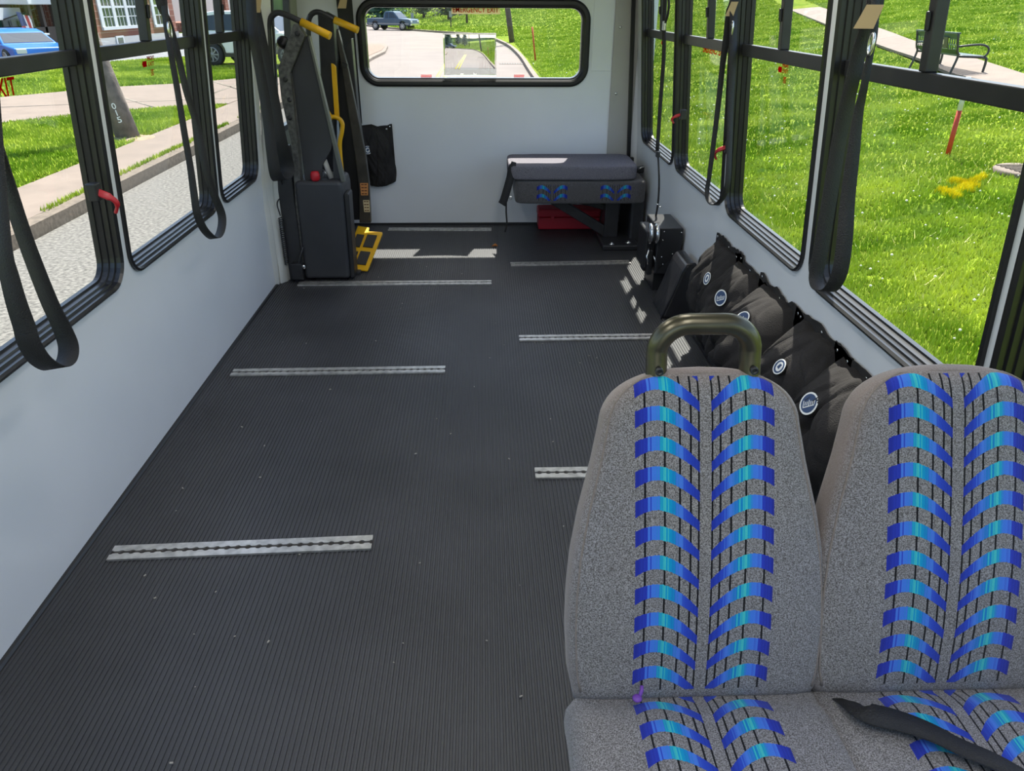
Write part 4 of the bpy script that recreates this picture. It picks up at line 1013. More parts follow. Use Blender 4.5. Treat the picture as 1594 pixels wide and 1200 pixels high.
poly_slab('drive_apron', [gl(285, 103), gl(390, 98), gl(390, 109), gl(290, 110)], GZ + .014, CONC, .02)
# grass tufts along the kerb joint
rng = np.random.default_rng(3)
def blades(name, pos, h, M, label, cat, lean=.35, wid=.007):
    n = len(pos); ang = rng.uniform(0, 2 * PI, n); hh = h * rng.uniform(.55, 1.3, n); ln = lean * rng.uniform(.1, 1.2, n)
    dx, dy = np.cos(ang), np.sin(ang); co = np.zeros((n, 3, 3))
    w = wid * rng.uniform(.7, 1.4, n)
    co[:, 0] = pos + np.stack([-dy * w, dx * w, 0 * w], 1); co[:, 1] = pos + np.stack([dy * w, -dx * w, 0 * w], 1)
    co[:, 2] = pos + np.stack([dx * hh * ln, dy * hh * ln, hh], 1)
    me = bpy.data.meshes.new(name); me.vertices.add(3 * n); me.vertices.foreach_set('co', co.reshape(-1)); me.loops.add(3 * n); me.polygons.add(n)
    me.loops.foreach_set('vertex_index', np.arange(3 * n, dtype=np.int32)); me.polygons.foreach_set('loop_start', np.arange(0, 3 * n, 3, dtype=np.int32)); me.polygons.foreach_set('loop_total', np.full(n, 3, dtype=np.int32))
    me.update(); me.validate(); me.materials.append(M); o = bpy.data.objects.new(name, me); COL.objects.link(o)
    o['kind'] = 'stuff'; tag(o, label, cat); return o
def blade_mat(name, c1, c2, scale=4.):
    M = bpy.data.materials.new(name); M.use_nodes = True; g = NG(M); p_ = g.n['Principled BSDF']; p_.inputs['Roughness'].default_value = .7; p_.inputs['Specular IOR Level'].default_value = .15
    tc = g.n.new('ShaderNodeTexCoord'); nz = g.n.new('ShaderNodeTexNoise'); nz.inputs['Scale'].default_value = scale; nz.inputs['Detail'].default_value = 8
    g.l.new(tc.outputs['Object'], nz.inputs['Vector']); mr = g.n.new('ShaderNodeMapRange'); mr.inputs[1].default_value = .35; mr.inputs[2].default_value = .65; g.l.new(nz.outputs['Fac'], mr.inputs[0])
    c = g.mix(mr.outputs[0], c1, c2); g.l.new(c, p_.inputs['Base Color'])
    p_.inputs['Subsurface Weight'].default_value = 0
    MATS[name] = M; return M
BLADE = blade_mat('grass_blades', hexc(116, 148, 22), hexc(190, 202, 80), .9)
pos = np.stack([-4.735 + rng.normal(0, .02, 5000), rng.uniform(5, 24, 5000), np.full(5000, GZ)], 1)
keep = np.array([noise.noise(Vector((0, y * 1.1, 0))) > -.12 for y in pos[:, 1]]); blades('kerb_grass', pos[keep], .05, BLADE, 'thin grass growing in the joint behind the left kerb', 'grass')
pos = np.stack([rng.uniform(-9, -5.62, 60000), rng.uniform(5, 19, 60000), np.full(60000, GZ)], 1)
lim = np.interp(pos[:, 0], [lo_e[1][0], lo_e[3][0], lo_e[5][0], lo_e[6][0]], [lo_e[1][1], lo_e[3][1], lo_e[5][1], lo_e[6][1]])
blades('street_grass', pos[pos[:, 1] < lim - .05], .05, BLADE, 'short grass between the left sidewalk and the drive', 'grass', wid=.012)

pos = np.stack([rng.uniform(-17, -5.7, 90000), rng.uniform(19, 33, 90000), np.full(90000, GZ)], 1)
hi_s = sorted(hi_e); lo_y = np.interp(pos[:, 0], [q[0] for q in hi_s], [q[1] for q in hi_s]); tl = [gl(0, 116), gl(170, 97), gl(290, 88)]
tl = sorted(tl); up_y = np.interp(pos[:, 0], [q[0] for q in tl] + [-5.7], [q[1] for q in tl] + [24.])
blades('verge_grass', pos[(pos[:, 1] > lo_y + .1) & (pos[:, 1] < up_y)], .06, BLADE, 'lawn grass beyond the left drive', 'grass', wid=.022)
# leaning utility pole by the left street
WOOD = mat('weathered_pole_wood', (.13, .105, .088), .95, var=.5, vscale=7, detail=10, bump=.6, bscale=40)
pb = on_z(200, 215, GZ); pt = on_z(200, 215, GZ).copy()
axis_top = on_y(150, 95, pb.y - .05); dirp = (axis_top - pb).normalized()
t = thing('utility_pole', 'weathered wooden utility pole with white numbers on the left verge', 'pole', pb)
rp_ = .185
mb = MB(); n_ = 12; mb.tube([pb + dirp * (k * .8 - .1) for k in range(n_)], [rp_ * (1.0 - .012 * k) for k in range(n_)], 20); mb.build('shaft', WOOD, t)
for ch, (px, py) in zip('015', ((181.5, 165), (184, 176), (187.5, 187))):
    q = on_y(px, py, pb.y - rp_ - .10); 
    ax = pb + dirp * ((q - pb).dot(dirp)); toc = (Vector(CAM) - ax); toc = (toc - dirp * toc.dot(dirp)).normalized()
    side = dirp.cross(toc).normalized()
    text_mesh('painted_number', ch, .09, WHITEP, frame4(ax + toc * (rp_ + .003) + side * (-.02), side, dirp), t, width=None if ch == '1' else .06, bold=.01)
DIRT = mat('dirt_ring', (.22, .17, .11), .95, var=.3, vscale=12)
mb = MB(); mb.lathe([(.0, .03), (.2, .03), (.36, .004), (.4, 0)], (pb.x + .03, pb.y, GZ), 'Z', 20); tag(mb.build('dirt_patch', DIRT), 'bare dirt around the foot of the leaning utility pole', 'dirt')

# ------------------------------------------------------------------ vehicles
TYRE = mat('tyre_rubber', (.02, .02, .02), .8); DGLASS = mat('dark_car_glass', (.03, .04, .05), .08); RIM = mat('grey_wheel_rim', (.26, .26, .28), .45, .3); SILV = mat('silver_wheel_rim', (.55, .55, .55), .35, .7)
LAMP = mat('clear_lamp', (.6, .6, .62), .2)
def wheel(par, x, y, r, w, rim, out):
    mb = MB(); mb.lathe([(r * .62, -w / 2), (r * .93, -w / 2), (r, -w * .3), (r, w * .3), (r * .93, w / 2), (r * .62, w / 2)], (x, y, r), 'Y', 28); wh = mb.build('wheel', TYRE, par, world=False)
    mb = MB(); yo = y + out * w * .5
    mb.lathe([(.02, -.02 * out), (r * .16, -.02 * out), (r * .16, .02 * out), (.02, .025 * out)], (x, yo, r), 'Y', 16)
    for k in range(8):
        a = 2 * PI * k / 8; mb.box((x + r * .36 * math.cos(a), yo, r + r * .36 * math.sin(a)), (r * .52, .03, r * .12), rot=Matrix.Rotation(-a, 3, 'Y'))
    mb.lathe([(r * .58, -.02), (r * .64, -.02), (r * .64, .03), (r * .58, .03), (r * .58, -.02)], (x, yo, r), 'Y', 28, caps=False)
    mb.build('rim', rim, wh, world=False)
def vehicle(name, label, loc, rz, paint, W, body, cabin, glasses, wheels, r, rim, extra=None, clad=None, cat='car'):
    t = thing(name, label, cat, loc, rz)
    h = W / 2
    mb = MB(); mb.prism(body, xz, -h, h); mb.build('body', paint, t, world=False, bevel=.05, seg=3, angle=25)
    mb = MB(); n = len(cabin); zc0 = min(c[1] for c in cabin); zc1 = max(c[1] for c in cabin)
    f = lambda s: [(a, s * (h - .04 - .16 * (b_ - zc0) / (zc1 - zc0)), b_) for a, b_ in cabin]
    A = [mb.bm.verts.new(q) for q in f(-1)]; B = [mb.bm.verts.new(q) for q in f(1)]
    mb.bm.faces.new(A); mb.bm.faces.new(B[::-1])
    for i in range(n): mb.bm.faces.new((A[i], A[(i + 1) % n], B[(i + 1) % n], B[i]))
    mb.build('cabin', paint, t, world=False, bevel=.04, seg=3, angle=25)
    for gp in glasses:
        for s in (-1, 1):
            mb = MB(); q = [(a, s * (h - .04 - .16 * (b_ - zc0) / (zc1 - zc0) + .006), b_) for a, b_ in gp]; mb.face(q); mb.face([(a, y_ - s * .02, b_) for a, y_, b_ in q]); mb.build('side_window', DGLASS, t, world=False)
    for k in (0, 1):                                   # windscreen and rear glass along the sloping cabin ends
        a, b_ = (cabin[0], cabin[1]) if k == 0 else (cabin[-1], cabin[-2])
        lerp = lambda p0, p1, u: (p0[0] + (p1[0] - p0[0]) * u, p0[1] + (p1[1] - p0[1]) * u)
        e0, e1 = lerp(a, b_, .12), lerp(a, b_, .9); o = -.012 if a[0] < b_[0] else .012
        wa, wb = h - .12, h - .24; mb = MB()
        mb.face([(e0[0] + o, -wa, e0[1] + .006), (e0[0] + o, wa, e0[1] + .006), (e1[0] + o, wb, e1[1] + .006), (e1[0] + o, -wb, e1[1] + .006)]); mb.build('windscreen' if k else 'rear_glass', DGLASS, t, world=False)
    for wx in wheels:
        for s in (-1, 1): wheel(t, wx, s * (h - .10), r, .24, rim, s)
    if clad:
        for cc in clad:
            for s in (-1, 1):
                mb = MB(); mb.prism(cc, xz, s * (h + .002), s * (h + .014)); mb.build('cladding', BLACKP, t, world=False)
    xs_ = [b_[0] for b_ in body]
    for s in (-1, 1):
        mb = MB(); mb.box((max(xs_) - .06, s * (h - .22), .47 * max(b_[1] for b_ in cabin)), (.14, .30, .14)); mb.build('headlamp', LAMP, t, world=False, bevel=.02)
        mb = MB(); mb.box((min(xs_) + .05, s * (h - .14), .5 * max(b_[1] for b_ in cabin)), (.12, .16, .22)); mb.build('tail_lamp', RED, t, world=False, bevel=.02)
    if extra: extra(t)
    return t
def arch(cx, r, n=9): return [(cx + r * math.cos(PI - PI * k / n), r * .98 + r * math.sin(PI - PI * k / n) * .95 - .02) for k in range(n + 1)]
def suv_body(zb=.30): return [(-2.2, .45), (-2.15, zb)] + [(q[0], max(zb, q[1])) for q in arch(-1.35, .44)] + [(q[0], max(zb, q[1])) for q in arch(1.40, .44)] + [(2.2, zb), (2.28, .6), (2.2, .95), (1.25, 1.08), (-2.15, 1.08), (-2.25, .8)]
SCAB = [(-2.15, 1.05), (-1.85, 1.62), (-1.2, 1.72), (.2, 1.72), (.55, 1.60), (1.25, 1.06)]
SWIN = [[(-1.85, 1.12), (-1.65, 1.55), (-.95, 1.62), (-.95, 1.12)], [(-.85, 1.12), (-.85, 1.62), (-.02, 1.62), (-.02, 1.12)], [(.06, 1.12), (.06, 1.62), (.30, 1.60), (1.0, 1.12)]]
WPAINT = mat('white_car_paint', (.8, .8, .82), .25); BPAINT = mat('bright_blue_car_paint', hexc(40, 105, 190), .2); TPAINT = mat('slate_blue_truck_paint', hexc(62, 84, 104), .3)
def arch_clad(cx, r=.44): 
    o = [(cx + (r + .07) * math.cos(PI - PI * k / 9), .41 + (r + .06) * math.sin(PI - PI * k / 9)) for k in range(10)]; i_ = [(cx + r * math.cos(PI * k / 9), .41 + r * .95 * math.sin(PI * k / 9)) for k in range(10)]
    return o + i_
wc = on_z(333, 104, GZ)
ang = R(-12)
Rm = Matrix.Rotation(ang, 3, 'Z'); off = Rm @ Vector((-1.35, -.95, 0))
vehicle('suv', 'white suv with dark alloy wheels parked on the left beyond the drive', (wc.x - off.x, wc.y - off.y + .1, GZ + .014), ang, WPAINT, 1.9, suv_body(), SCAB, SWIN, (-1.35, 1.40), .37, RIM, clad=[arch_clad(-1.35), arch_clad(1.40), [(-.9, .30), (.95, .30), (.95, .42), (-.9, .42)]])
KZ = .66
cb = on_z(35, 101, GZ)
vehicle('car', 'low bright blue car seen over the rail of the nearest left window', (cb.x, cb.y, GZ + .01), R(-42), BPAINT, 1.8, [(a, b_ * KZ) for a, b_ in suv_body()], [(a, b_ * KZ) for a, b_ in SCAB], [[(a, b_ * KZ) for a, b_ in q] for q in SWIN], (-1.35, 1.40), .30, SILV)

# ------------------------------------------------------------------ houses on the left
BRICK = brick_mat('red_brick', hexc(132, 80, 64), hexc(112, 66, 54), hexc(150, 130, 115), 1.6)
STUC = mat('pale_stucco', (.30, .27, .24), .9, var=.08, vscale=1.5); FOUND = mat('white_foundation', (.36, .36, .37), .8); TRIMW = mat('white_wood_trim', (.50, .52, .55), .6); PANEW = mat('house_pane', (.05, .07, .06), .1)
SHUT = mat('green_shutters', hexc(48, 96, 84), .7); RETW = mat('maroon_retaining_wall', hexc(110, 58, 56), .9, var=.15, vscale=2); BROWNW = mat('dark_brown_wood', (.045, .032, .026), .7); ROOFM = mat('grey_shingles', (.11, .11, .12), .9)
HX = -18.5
def hp(x, y, X=HX): return on_x(x, y, X)
def wall_box(mb, X, y0, y1, z0, z1, depth=.3): mb.span(X - depth, X, y0, y1, z0, z1)
def sash_window(par, X, y0, y1, z0, z1, n, M=TRIMW):
    mb = MB(); wall_box(mb, X + .06, y0 - .12, y1 + .12, z1, z1 + .16, .1); wall_box(mb, X + .10, y0 - .16, y1 + .16, z0 - .14, z0, .16)
    w = (y1 - y0) / n
    for k in range(n + 1): wall_box(mb, X + .06, y0 + k * w - .17, y0 + k * w + .17, z0, z1, .1)
    f = mb.build('window_frame', M, par)
    for k in range(n):
        mb = MB(); wall_box(mb, X + .02, y0 + k * w + .09, y0 + (k + 1) * w - .09, z0, z1, .04); pn = mb.build('pane', PANEW, f)
        mb = MB(); zc_ = (z0 + z1) / 2
        wall_box(mb, X + .05, y0 + k * w + .09, y0 + (k + 1) * w - .09, zc_ - .05, zc_ + .05, .04)
        for q in (1, 2): wall_box(mb, X + .045, y0 + k * w + .09 + q * (w - .18) / 3 - .018, y0 + k * w + .09 + q * (w - .18) / 3 + .018, z0, z1, .03)
        for zz in (z0 + (zc_ - z0) / 2, zc_ + (z1 - zc_) / 2): wall_box(mb, X + .045, y0 + k * w + .09, y0 + (k + 1) * w - .09, zz - .018, zz + .018, .03)
        mb.build('glazing_bars', M, f)
a, b_ = hp(157, 62), hp(292, 40)
zf = (hp(157, 62).z + hp(220, 52).z) / 2
h2 = thing('brick_house', 'red brick house with a triple white window across the left street', 'house', (HX, 47, GZ))
yA, yB = hp(132, 40).y, 50.5
mb = MB(); mb.span(HX - 8, HX, yA, yB, zf, zf + 6.2); mb.build('brick_wall', BRICK, h2)
mb = MB(); mb.span(HX - 8.05, HX + .05, yA - .05, yB + .05, GZ - .2, zf); mb.build('foundation', FOUND, h2)
mb = MB(); mb.prism([(yA - .5, zf + 6.2), (yB + .5, zf + 6.2), ((yA + yB) / 2, zf + 9)], lambda u, v, d: (d, u, v), HX - 8.4, HX + .5); mb.build('roof', ROOFM, h2)
w0_, w1_ = hp(160, 40), hp(216, 30)
sash_window(h2, HX, w0_.y, w1_.y, (hp(160, 43).z + hp(216, 38).z) / 2, (hp(160, 43).z + hp(216, 38).z) / 2 + 1.75, 3)
w0_, w1_ = hp(240, 30), hp(262, 30)
sash_window(h2, HX, w0_.y, w1_.y, hp(245, 38).z, hp(245, 38).z + 1.9, 1)
w0_ = hp(186, 66)
mb = MB(); wall_box(mb, HX + .09, w0_.y - .45, w0_.y + .45, w0_.z - .22, w0_.z + .3, .06); wb_ = mb.build('basement_window', TRIMW, h2)
mb = MB(); wall_box(mb, HX + .10, w0_.y - .3, w0_.y + .3, w0_.z - .15, w0_.z + .22, .03); mb.build('pane', PANEW, wb_)

h1_ = thing('stucco_house', 'pale house with a dark timber porch and green shutters at far left', 'house', (-21, 33, GZ))
HY0, HY1 = 22., yA - 1.2
X1 = -21.
zt_ = hp(20, 62, X1).z
mb = MB(); mb.span(X1 - 7, X1, HY0, HY1, GZ, zt_ + 6); mb.build('wall', STUC, h1_)
mb = MB(); mb.prism([(HY0 - .5, zt_ + 6), (HY1 + .5, zt_ + 6), ((HY0 + HY1) / 2, zt_ + 8.5)], lambda u, v, d: (d, u, v), X1 - 7.4, X1 + .6); mb.build('roof', ROOFM, h1_)
mb = MB(); e0, e1 = hp(-60, 34, X1 + 1.2), hp(34, 26, X1 + 1.2); mb.span(X1, X1 + 1.2, e0.y, e1.y, e1.z - .1, e1.z + .35); mb.build('awning', TRIMW, h1_)
wA, wB = hp(10, 50, X1), hp(36, 48, X1); sash_window(h1_, X1, wA.y, wB.y, wA.z - .45, wA.z + .75, 2)
for yy in (wA.y - .5, wB.y + .5):
    mb = MB(); wall_box(mb, X1 + .05, yy - .26, yy + .26, wA.z - .45, wA.z + .75, .06); mb.build('shutter', SHUT, h1_)
mb = MB(); e0, e1 = hp(52, 50, X1 + 1.8), hp(92, 42, X1 + 1.8); PX = X1 + 1.8
mb.span(X1 + .02, PX, e0.y, e1.y, GZ, hp(70, 42, PX).z); mb.build('porch_wall', BROWNW, h1_)
for q in (44, 63, 82):
    c = hp(q + 8, 38, PX); mb = MB(); mb.span(PX - .16, PX, c.y - .1, c.y + .1, c.z - .4, c.z + 2.4); mb.build('porch_post', BROWNW, h1_)
c = hp(60, 5, PX); mb = MB(); mb.span(X1, PX + .3, e0.y - .4, e1.y + .5, c.z - .05, c.z + .3); mb.build('porch_roof', TRIMW, h1_, bevel=.03)
# retaining wall, railing, flag, picnic table
mb = MB(); zr = hp(20, 60, -19.6).z; mb.span(-19.9, -19.6, 20, hp(98, 60, -19.6).y, GZ, zr); tag(mb.build('retaining_wall', RETW, bevel=.03), 'maroon retaining wall in front of the pale porch house', 'wall')
t = thing('railing', 'small white picket railing on the maroon retaining wall', 'railing', hp(40, 66, -19.5))
r0, r1 = hp(22, 60, -19.5), hp(60, 58, -19.5)
for zz in (0.05, -.75):
    mb = MB(); mb.span(-19.52, -19.46, r0.y, r1.y, r0.z + zz - .04, r0.z + zz + .04); mb.build('rail', TRIMW, t)
for k in range(13):
    y_ = r0.y + (r1.y - r0.y) * k / 12; mb = MB(); mb.span(-19.51, -19.47, y_ - .035, y_ + .035, r0.z - .8, r0.z + .05); mb.build('picket', TRIMW, t)
FLAGM = bpy.data.materials.new('striped_flag_cloth'); FLAGM.use_nodes = True; g = NG(FLAGM)
tc = g.n.new('ShaderNodeTexCoord'); sp = g.n.new('ShaderNodeSeparateXYZ'); g.l.new(tc.outputs['Object'], sp.inputs[0])
stripe = g.m('GREATER_THAN', g.m('FRACT', g.m('MULTIPLY', sp.outputs[1], 1 / .22)), .5)
cc = g.mix(stripe, hexc(176, 60, 66), hexc(222, 220, 222))
canton = g.m('MULTIPLY', g.m('LESS_THAN', sp.outputs[1], .62), g.m('GREATER_THAN', sp.outputs[2], -.55))
cc = g.mix(canton, cc, hexc(70, 76, 120)); g.l.new(cc, g.n['Principled BSDF'].inputs['Base Color']); g.n['Principled BSDF'].inputs['Roughness'].default_value = .9
fp = hp(24, 18, -19.3)
t = thing('flag', 'red and white striped flag hanging before the pale porch house', 'flag', fp)
mb = MB(); N = 12; G = [[mb.bm.verts.new((.10 * math.sin(i * .9 + j * .3), 1.25 * i / N, -1.9 * j / N - .25 * i / N)) for i in range(N + 1)] for j in range(N + 1)]
for j in range(N):
    for i in range(N): mb.bm.faces.new((G[j][i], G[j][i + 1], G[j + 1][i + 1], G[j + 1][i])).smooth = True
o = mb.build('cloth', FLAGM, t, world=False); sm = o.modifiers.new('thick', 'SOLIDIFY'); sm.thickness = .01
mb = MB(); mb.tube([(-.5, -.15, -.3), (.1, 1.4, .1)], .025, 8); mb.build('staff', BROWNW, t, world=False)
tp = hp(46, 54, -18.6)
t = thing('garden_table', 'white topped garden table behind the small picket railing', 'table', (tp.x, tp.y, tp.z))
mb = MB(); mb.span(tp.x - .35, tp.x + .35, tp.y - .9, tp.y + .9, tp.z - .03, tp.z + .03); mb.build('table_top', TRIMW, t)
for sx_ in (-1, 1):
    for sy_ in (-1, 1): mb = MB(); mb.span(tp.x + sx_ * .28 - .03, tp.x + sx_ * .28 + .03, tp.y + sy_ * .8 - .03, tp.y + sy_ * .8 + .03, tp.z - .75, tp.z - .03); mb.build('leg', BROWNW, t)

h3 = thing('porch_building', 'pale building with brown porch posts seen through the rear left window', 'house', (-19, 62, GZ))
X3 = -22.; c0_, c1_ = hp(300, 30, X3), hp(372, 20, X3)
mb = MB(); mb.span(X3 - 5, X3 - 2.2, c0_.y - 2, c1_.y + 6, GZ, 6); mb.build('wall', FOUND, h3)
for q in (318, 356):
    c = hp(q, 25, X3); mb = MB(); mb.span(X3 - .3, X3, c.y - .4, c.y + .4, c.z - .35, c.z + 4); mb.build('porch_post', BRICK, h3)
c = hp(330, 36, X3); mb = MB(); mb.span(X3 - 2.2, X3, c0_.y - 2, c1_.y + 6, GZ, c.z + .15); mb.build('porch_base', BRICK, h3)

# ------------------------------------------------------------------ outside: lawn and hill (right and rear)
KC = [(1.78, -30), (1.78, 10), (1.72, 25), (1.75, 36), (1.45, 46), (.6, 55), (-.6, 61.5), (-3.4, 66), (-7, 72.5), (-11, 82), (-16, 95), (-24, 112)]
KP = smooth_path([(a, b_, 0) for a, b_ in KC], 8)
def hill(tt): return GZ + .02 + .085 * tt * (1 - math.exp(-tt / 3.)) * (1 if tt < 40 else 1) - .0009 * max(0, tt - 30) ** 2 * (tt < 60)
def outward(i):
    a, b_ = KP[max(0, i - 1)], KP[min(len(KP) - 1, i + 1)]; d = (b_ - a).normalized(); return Vector((d.y, -d.x, 0))
TS = [0, .2, .5, .9, 1.4, 2, 2.8, 3.7, 4.8, 6, 7.5, 9, 11, 13.5, 16, 20, 25, 31, 38, 48]
mb = MB(); rows = []
for i, k in enumerate(KP):
    o_ = outward(i); rows.append([mb.bm.verts.new(k + o_ * tt + Vector((0, 0, hill(tt) + .05 * noise.noise(Vector((k.y * .3, tt * .5, 1))) * min(1, tt / 3)))) for tt in TS])
for A, B in zip(rows, rows[1:]):
    for k in range(len(TS) - 1): mb.bm.faces.new((A[k], A[k + 1], B[k + 1], B[k])).smooth = True
lawn = structure(mb.build('lawn_right', GRASS))
mb = MB(); pr = [(-.17, SZT - .02), (-.15, GZ + .015), (.0, GZ + .022), (.0, SZT - .02)]; rows = []
for i, k in enumerate(KP):
    o_ = outward(i); rows.append([mb.bm.verts.new(k + o_ * a + Vector((0, 0, z))) for a, z in pr])
for A, B in zip(rows, rows[1:]):
    for k in range(len(pr) - 1): mb.bm.faces.new((A[k], A[k + 1], B[k + 1], B[k]))
structure(mb.build('kerb_right', CONC))
def h_right(x): return hill(max(0, x - 1.76))
def hit_right(px, py, dz=0.):
    r = ray(px, py); t = .5
    for k in range(6000):
        p = CAM + r / F_PX * t
        if p[0] > 1.8 and p[2] < h_right(p[0]) + dz: return Vector((p[0], p[1], h_right(p[0])))
        t += .02
    return Vector(p)
def hit_hill(px, py):
    bvh = hit_hill.b; d = Vector(ray(px, py)).normalized(); loc, nrm, idx, dist = bvh.ray_cast(Vector(CAM), d); return loc if loc else on_z(px, py, SZT)
from mathutils.bvhtree import BVHTree
bmt = bmesh.new(); bmt.from_mesh(lawn.data); hit_hill.b = BVHTree.FromBMesh(bmt); bmt.free()

# path across the right lawn
up = [(1228, -1), (1250, 6), (1290, 17.5), (1330, 34), (1380, 52), (1424, 69), (1494, 90), (1528, 101), (1594, 123), (1700, 160)]
dn = [(1183, -1), (1235, 20), (1287, 42), (1330, 60), (1380, 80), (1431, 98), (1474, 119), (1530, 133), (1594, 146), (1700, 190)]
mb = MB(); A = PATH_A = [hit_right(*q) for q in up]; B = PATH_B = [hit_right(*q) for q in dn]
rowsA = [[mb.bm.verts.new(a.lerp(b_, k / 6) + Vector((0, 0, .03))) for k in range(7)] for a, b_ in zip(smooth_path(A, 4), smooth_path(B, 4))]
for P_, Q_ in zip(rowsA, rowsA[1:]):
    for k in range(6): mb.bm.faces.new((P_[k], P_[k + 1], Q_[k + 1], Q_[k]))
for v in mb.bm.verts: v.co.z = h_right(v.co.x) + .035
o = mb.build('path_right', CONC); s_ = o.modifiers.new('t', 'SOLIDIFY'); s_.thickness = .06; structure(o)
mb = MB()
for q in ((1395, 66), (1455, 88), (1520, 116), (1570, 134)):
    a = hit_right(*q); d = (B[5] - A[5]).normalized(); mb.ribbon([a - d * 1.2 + Vector((0, 0, .045)), a + d * 1.2 + Vector((0, 0, .045))], .05, (0, 0, 1), .01)
for v in mb.bm.verts: v.co.z = h_right(v.co.x) + .045
structure(mb.build('trim_7', SEAM))

# park bench
BGREEN = mat('dark_green_metal', hexc(60, 84, 78), .4, var=.1, vscale=6); BIRON = mat('dark_iron', (.03, .028, .03), .45); PLAQ = mat('brown_plaque', hexc(84, 84, 50), .6); PLTX = mat('plaque_lettering', hexc(225, 205, 165), .6)
rl_ = hit_right(1487, 124); ll_ = hit_right(1424, 110); dv = (ll_ - rl_); dv.z = 0; dv.normalize()
t = thing('park_bench', 'dark metal park bench with a plaque on its back beside the path', 'bench', rl_, math.atan2(dv.y, dv.x))
BL = max(1.6, min(2.6, (ll_ - rl_).length)); print('BENCH', (ll_ - rl_).length)      # local x along the bench from the near end, seat towards -y (path side)
sgn = -1
def slat(par, z0, y0, z1, y1, name, M, x0=.04, x1=BL - .04):
    mb = MB(); mb.hexa([(x0, y0, z0), (x1, y0, z0), (x1, y0 + .02, z0), (x0, y0 + .02, z0), (x0, y1, z1), (x1, y1, z1), (x1, y1 + .02, z1), (x0, y1 + .02, z1)]); return mb.build(name, M, par, world=False, bevel=.004)
bs = []
mb = MB()
for z in (.50, .56): pass
mb.hexa([(.04, .0, .46), (BL - .04, .0, .46), (BL - .04, .018, .46), (.04, .018, .46), (.04, .10, .56), (BL - .04, .10, .56), (BL - .04, .118, .56), (.04, .118, .56)])
mb.hexa([(.04, .105, .76), (BL - .04, .105, .76), (BL - .04, .123, .76), (.04, .123, .76), (.04, .14, .86), (BL - .04, .14, .86), (BL - .04, .158, .86), (.04, .158, .86)])
mb.span(.02, BL - .02, .11, .19, .85, .88)
for k in range(9):
    for j in range(2):
        for x0 in (.06, BL - .50):
            xa = x0 + k * .05; mb.tube([(xa, .10 + .015 * j, .56 + .1 * j), (xa + (.05 if (k + j) % 2 else -.05), .115 + .015 * j, .66 + .1 * j)], .007, 5)
mb.build('backrest', BGREEN, t, world=False)
mb = MB()
for k in range(8): mb.span(.04, BL - .04, -.48 + k * .06, -.44 + k * .06, .43, .455)
mb.build('seat', BGREEN, t, world=False)
mb = MB(); mb.hexa([(.45, .11, .57), (BL - .45, .11, .57), (BL - .45, .135, .57), (.45, .135, .57), (.45, .135, .78), (BL - .45, .135, .78), (BL - .45, .16, .78), (.45, .16, .78)]); pq = mb.build('plaque', PLAQ, t, world=False)
mb = MB()
for k in range(6):
    x_ = .58 + k * .10; mb.hexa([(x_, .148, .64), (x_ + .07, .148, .64), (x_ + .07, .158, .64), (x_, .158, .64), (x_ + .02, .152, .73), (x_ + .075, .152, .73), (x_ + .075, .165, .73), (x_ + .02, .165, .73)])
mb.build('plaque_lettering', PLTX, pq, world=False)
for x_ in (.02, BL - .02):
    mb = MB(); mb.tube(smooth_path([(x_, .16, .87), (x_, .10, .55), (x_, .06, .42), (x_, .16, .0)], 5), .024, 8); mb.build('leg', BIRON, t, world=False)
    mb = MB(); mb.tube(smooth_path([(x_, .06, .44), (x_, -.44, .42), (x_, -.52, .36), (x_, -.50, .0)], 5), .024, 8); mb.build('leg', BIRON, t, world=False)
    mb = MB(); mb.tube(smooth_path([(x_, .11, .62), (x_, -.30, .66), (x_, -.48, .62), (x_, -.52, .52), (x_, -.46, .43)], 5), .02, 8); mb.build('armrest', BIRON, t, world=False)

# marker stake, yellow paint, drain
ST = mat('orange_stake', hexc(176, 58, 28), .6)
mb0 = hit_right(1475, 241); tp_ = on_y(1499, 152, mb0.y); 
t = thing('marker_stake', 'orange marker stake with a white top leaning in the right lawn', 'stake', mb0)
k_ = mb0.lerp(tp_, .93) ; kk = mb0.lerp(tp_, .78)
mb = MB(); mb.tube([mb0 - (tp_ - mb0) * .05, kk], .030, 10); mb.build('lower_shaft', ST, t)
mb = MB(); mb.tube([kk, mb0.lerp(tp_, 1.35)], .030, 10); mb.build('white_top', TRIMW, t)
rr_ = hit_right(818, 97)
p0 = on_z(818, 97, GZ)
t0 = Vector((2.05, p0.y + .2, h_right(2.05)))
tag_m = MB(); tag_m.tube([t0, t0 + Vector((-.15, 0, 1.2))], .03, 8)
tag(tag_m.build('marker_stake', ST), 'small orange stake beside the far right kerb behind the bus', 'stake')

YB = blade_mat('yellow_painted_grass', hexc(196, 182, 10), hexc(226, 214, 40))
strokes = [((1463, 301), (1490, 313)), ((1477, 308), (1530, 279)), ((1482, 287), (1516, 296)), ((1500, 291), (1508, 301))]
yp = []
for a, b_ in strokes:
    A, B = hit_right(*a), hit_right(*b_)
    for k in range(900):
        u = rng.uniform(); q = A.lerp(B, u); x_, y_ = q.x + rng.normal(0, .022), q.y + rng.normal(0, .022); yp.append((x_, y_, h_right(x_)))
yp = np.array(yp)
o = blades('paint_mark', yp, .075, YB, 'yellow spray-painted mark on the right lawn grass', 'paint mark', wid=.012)

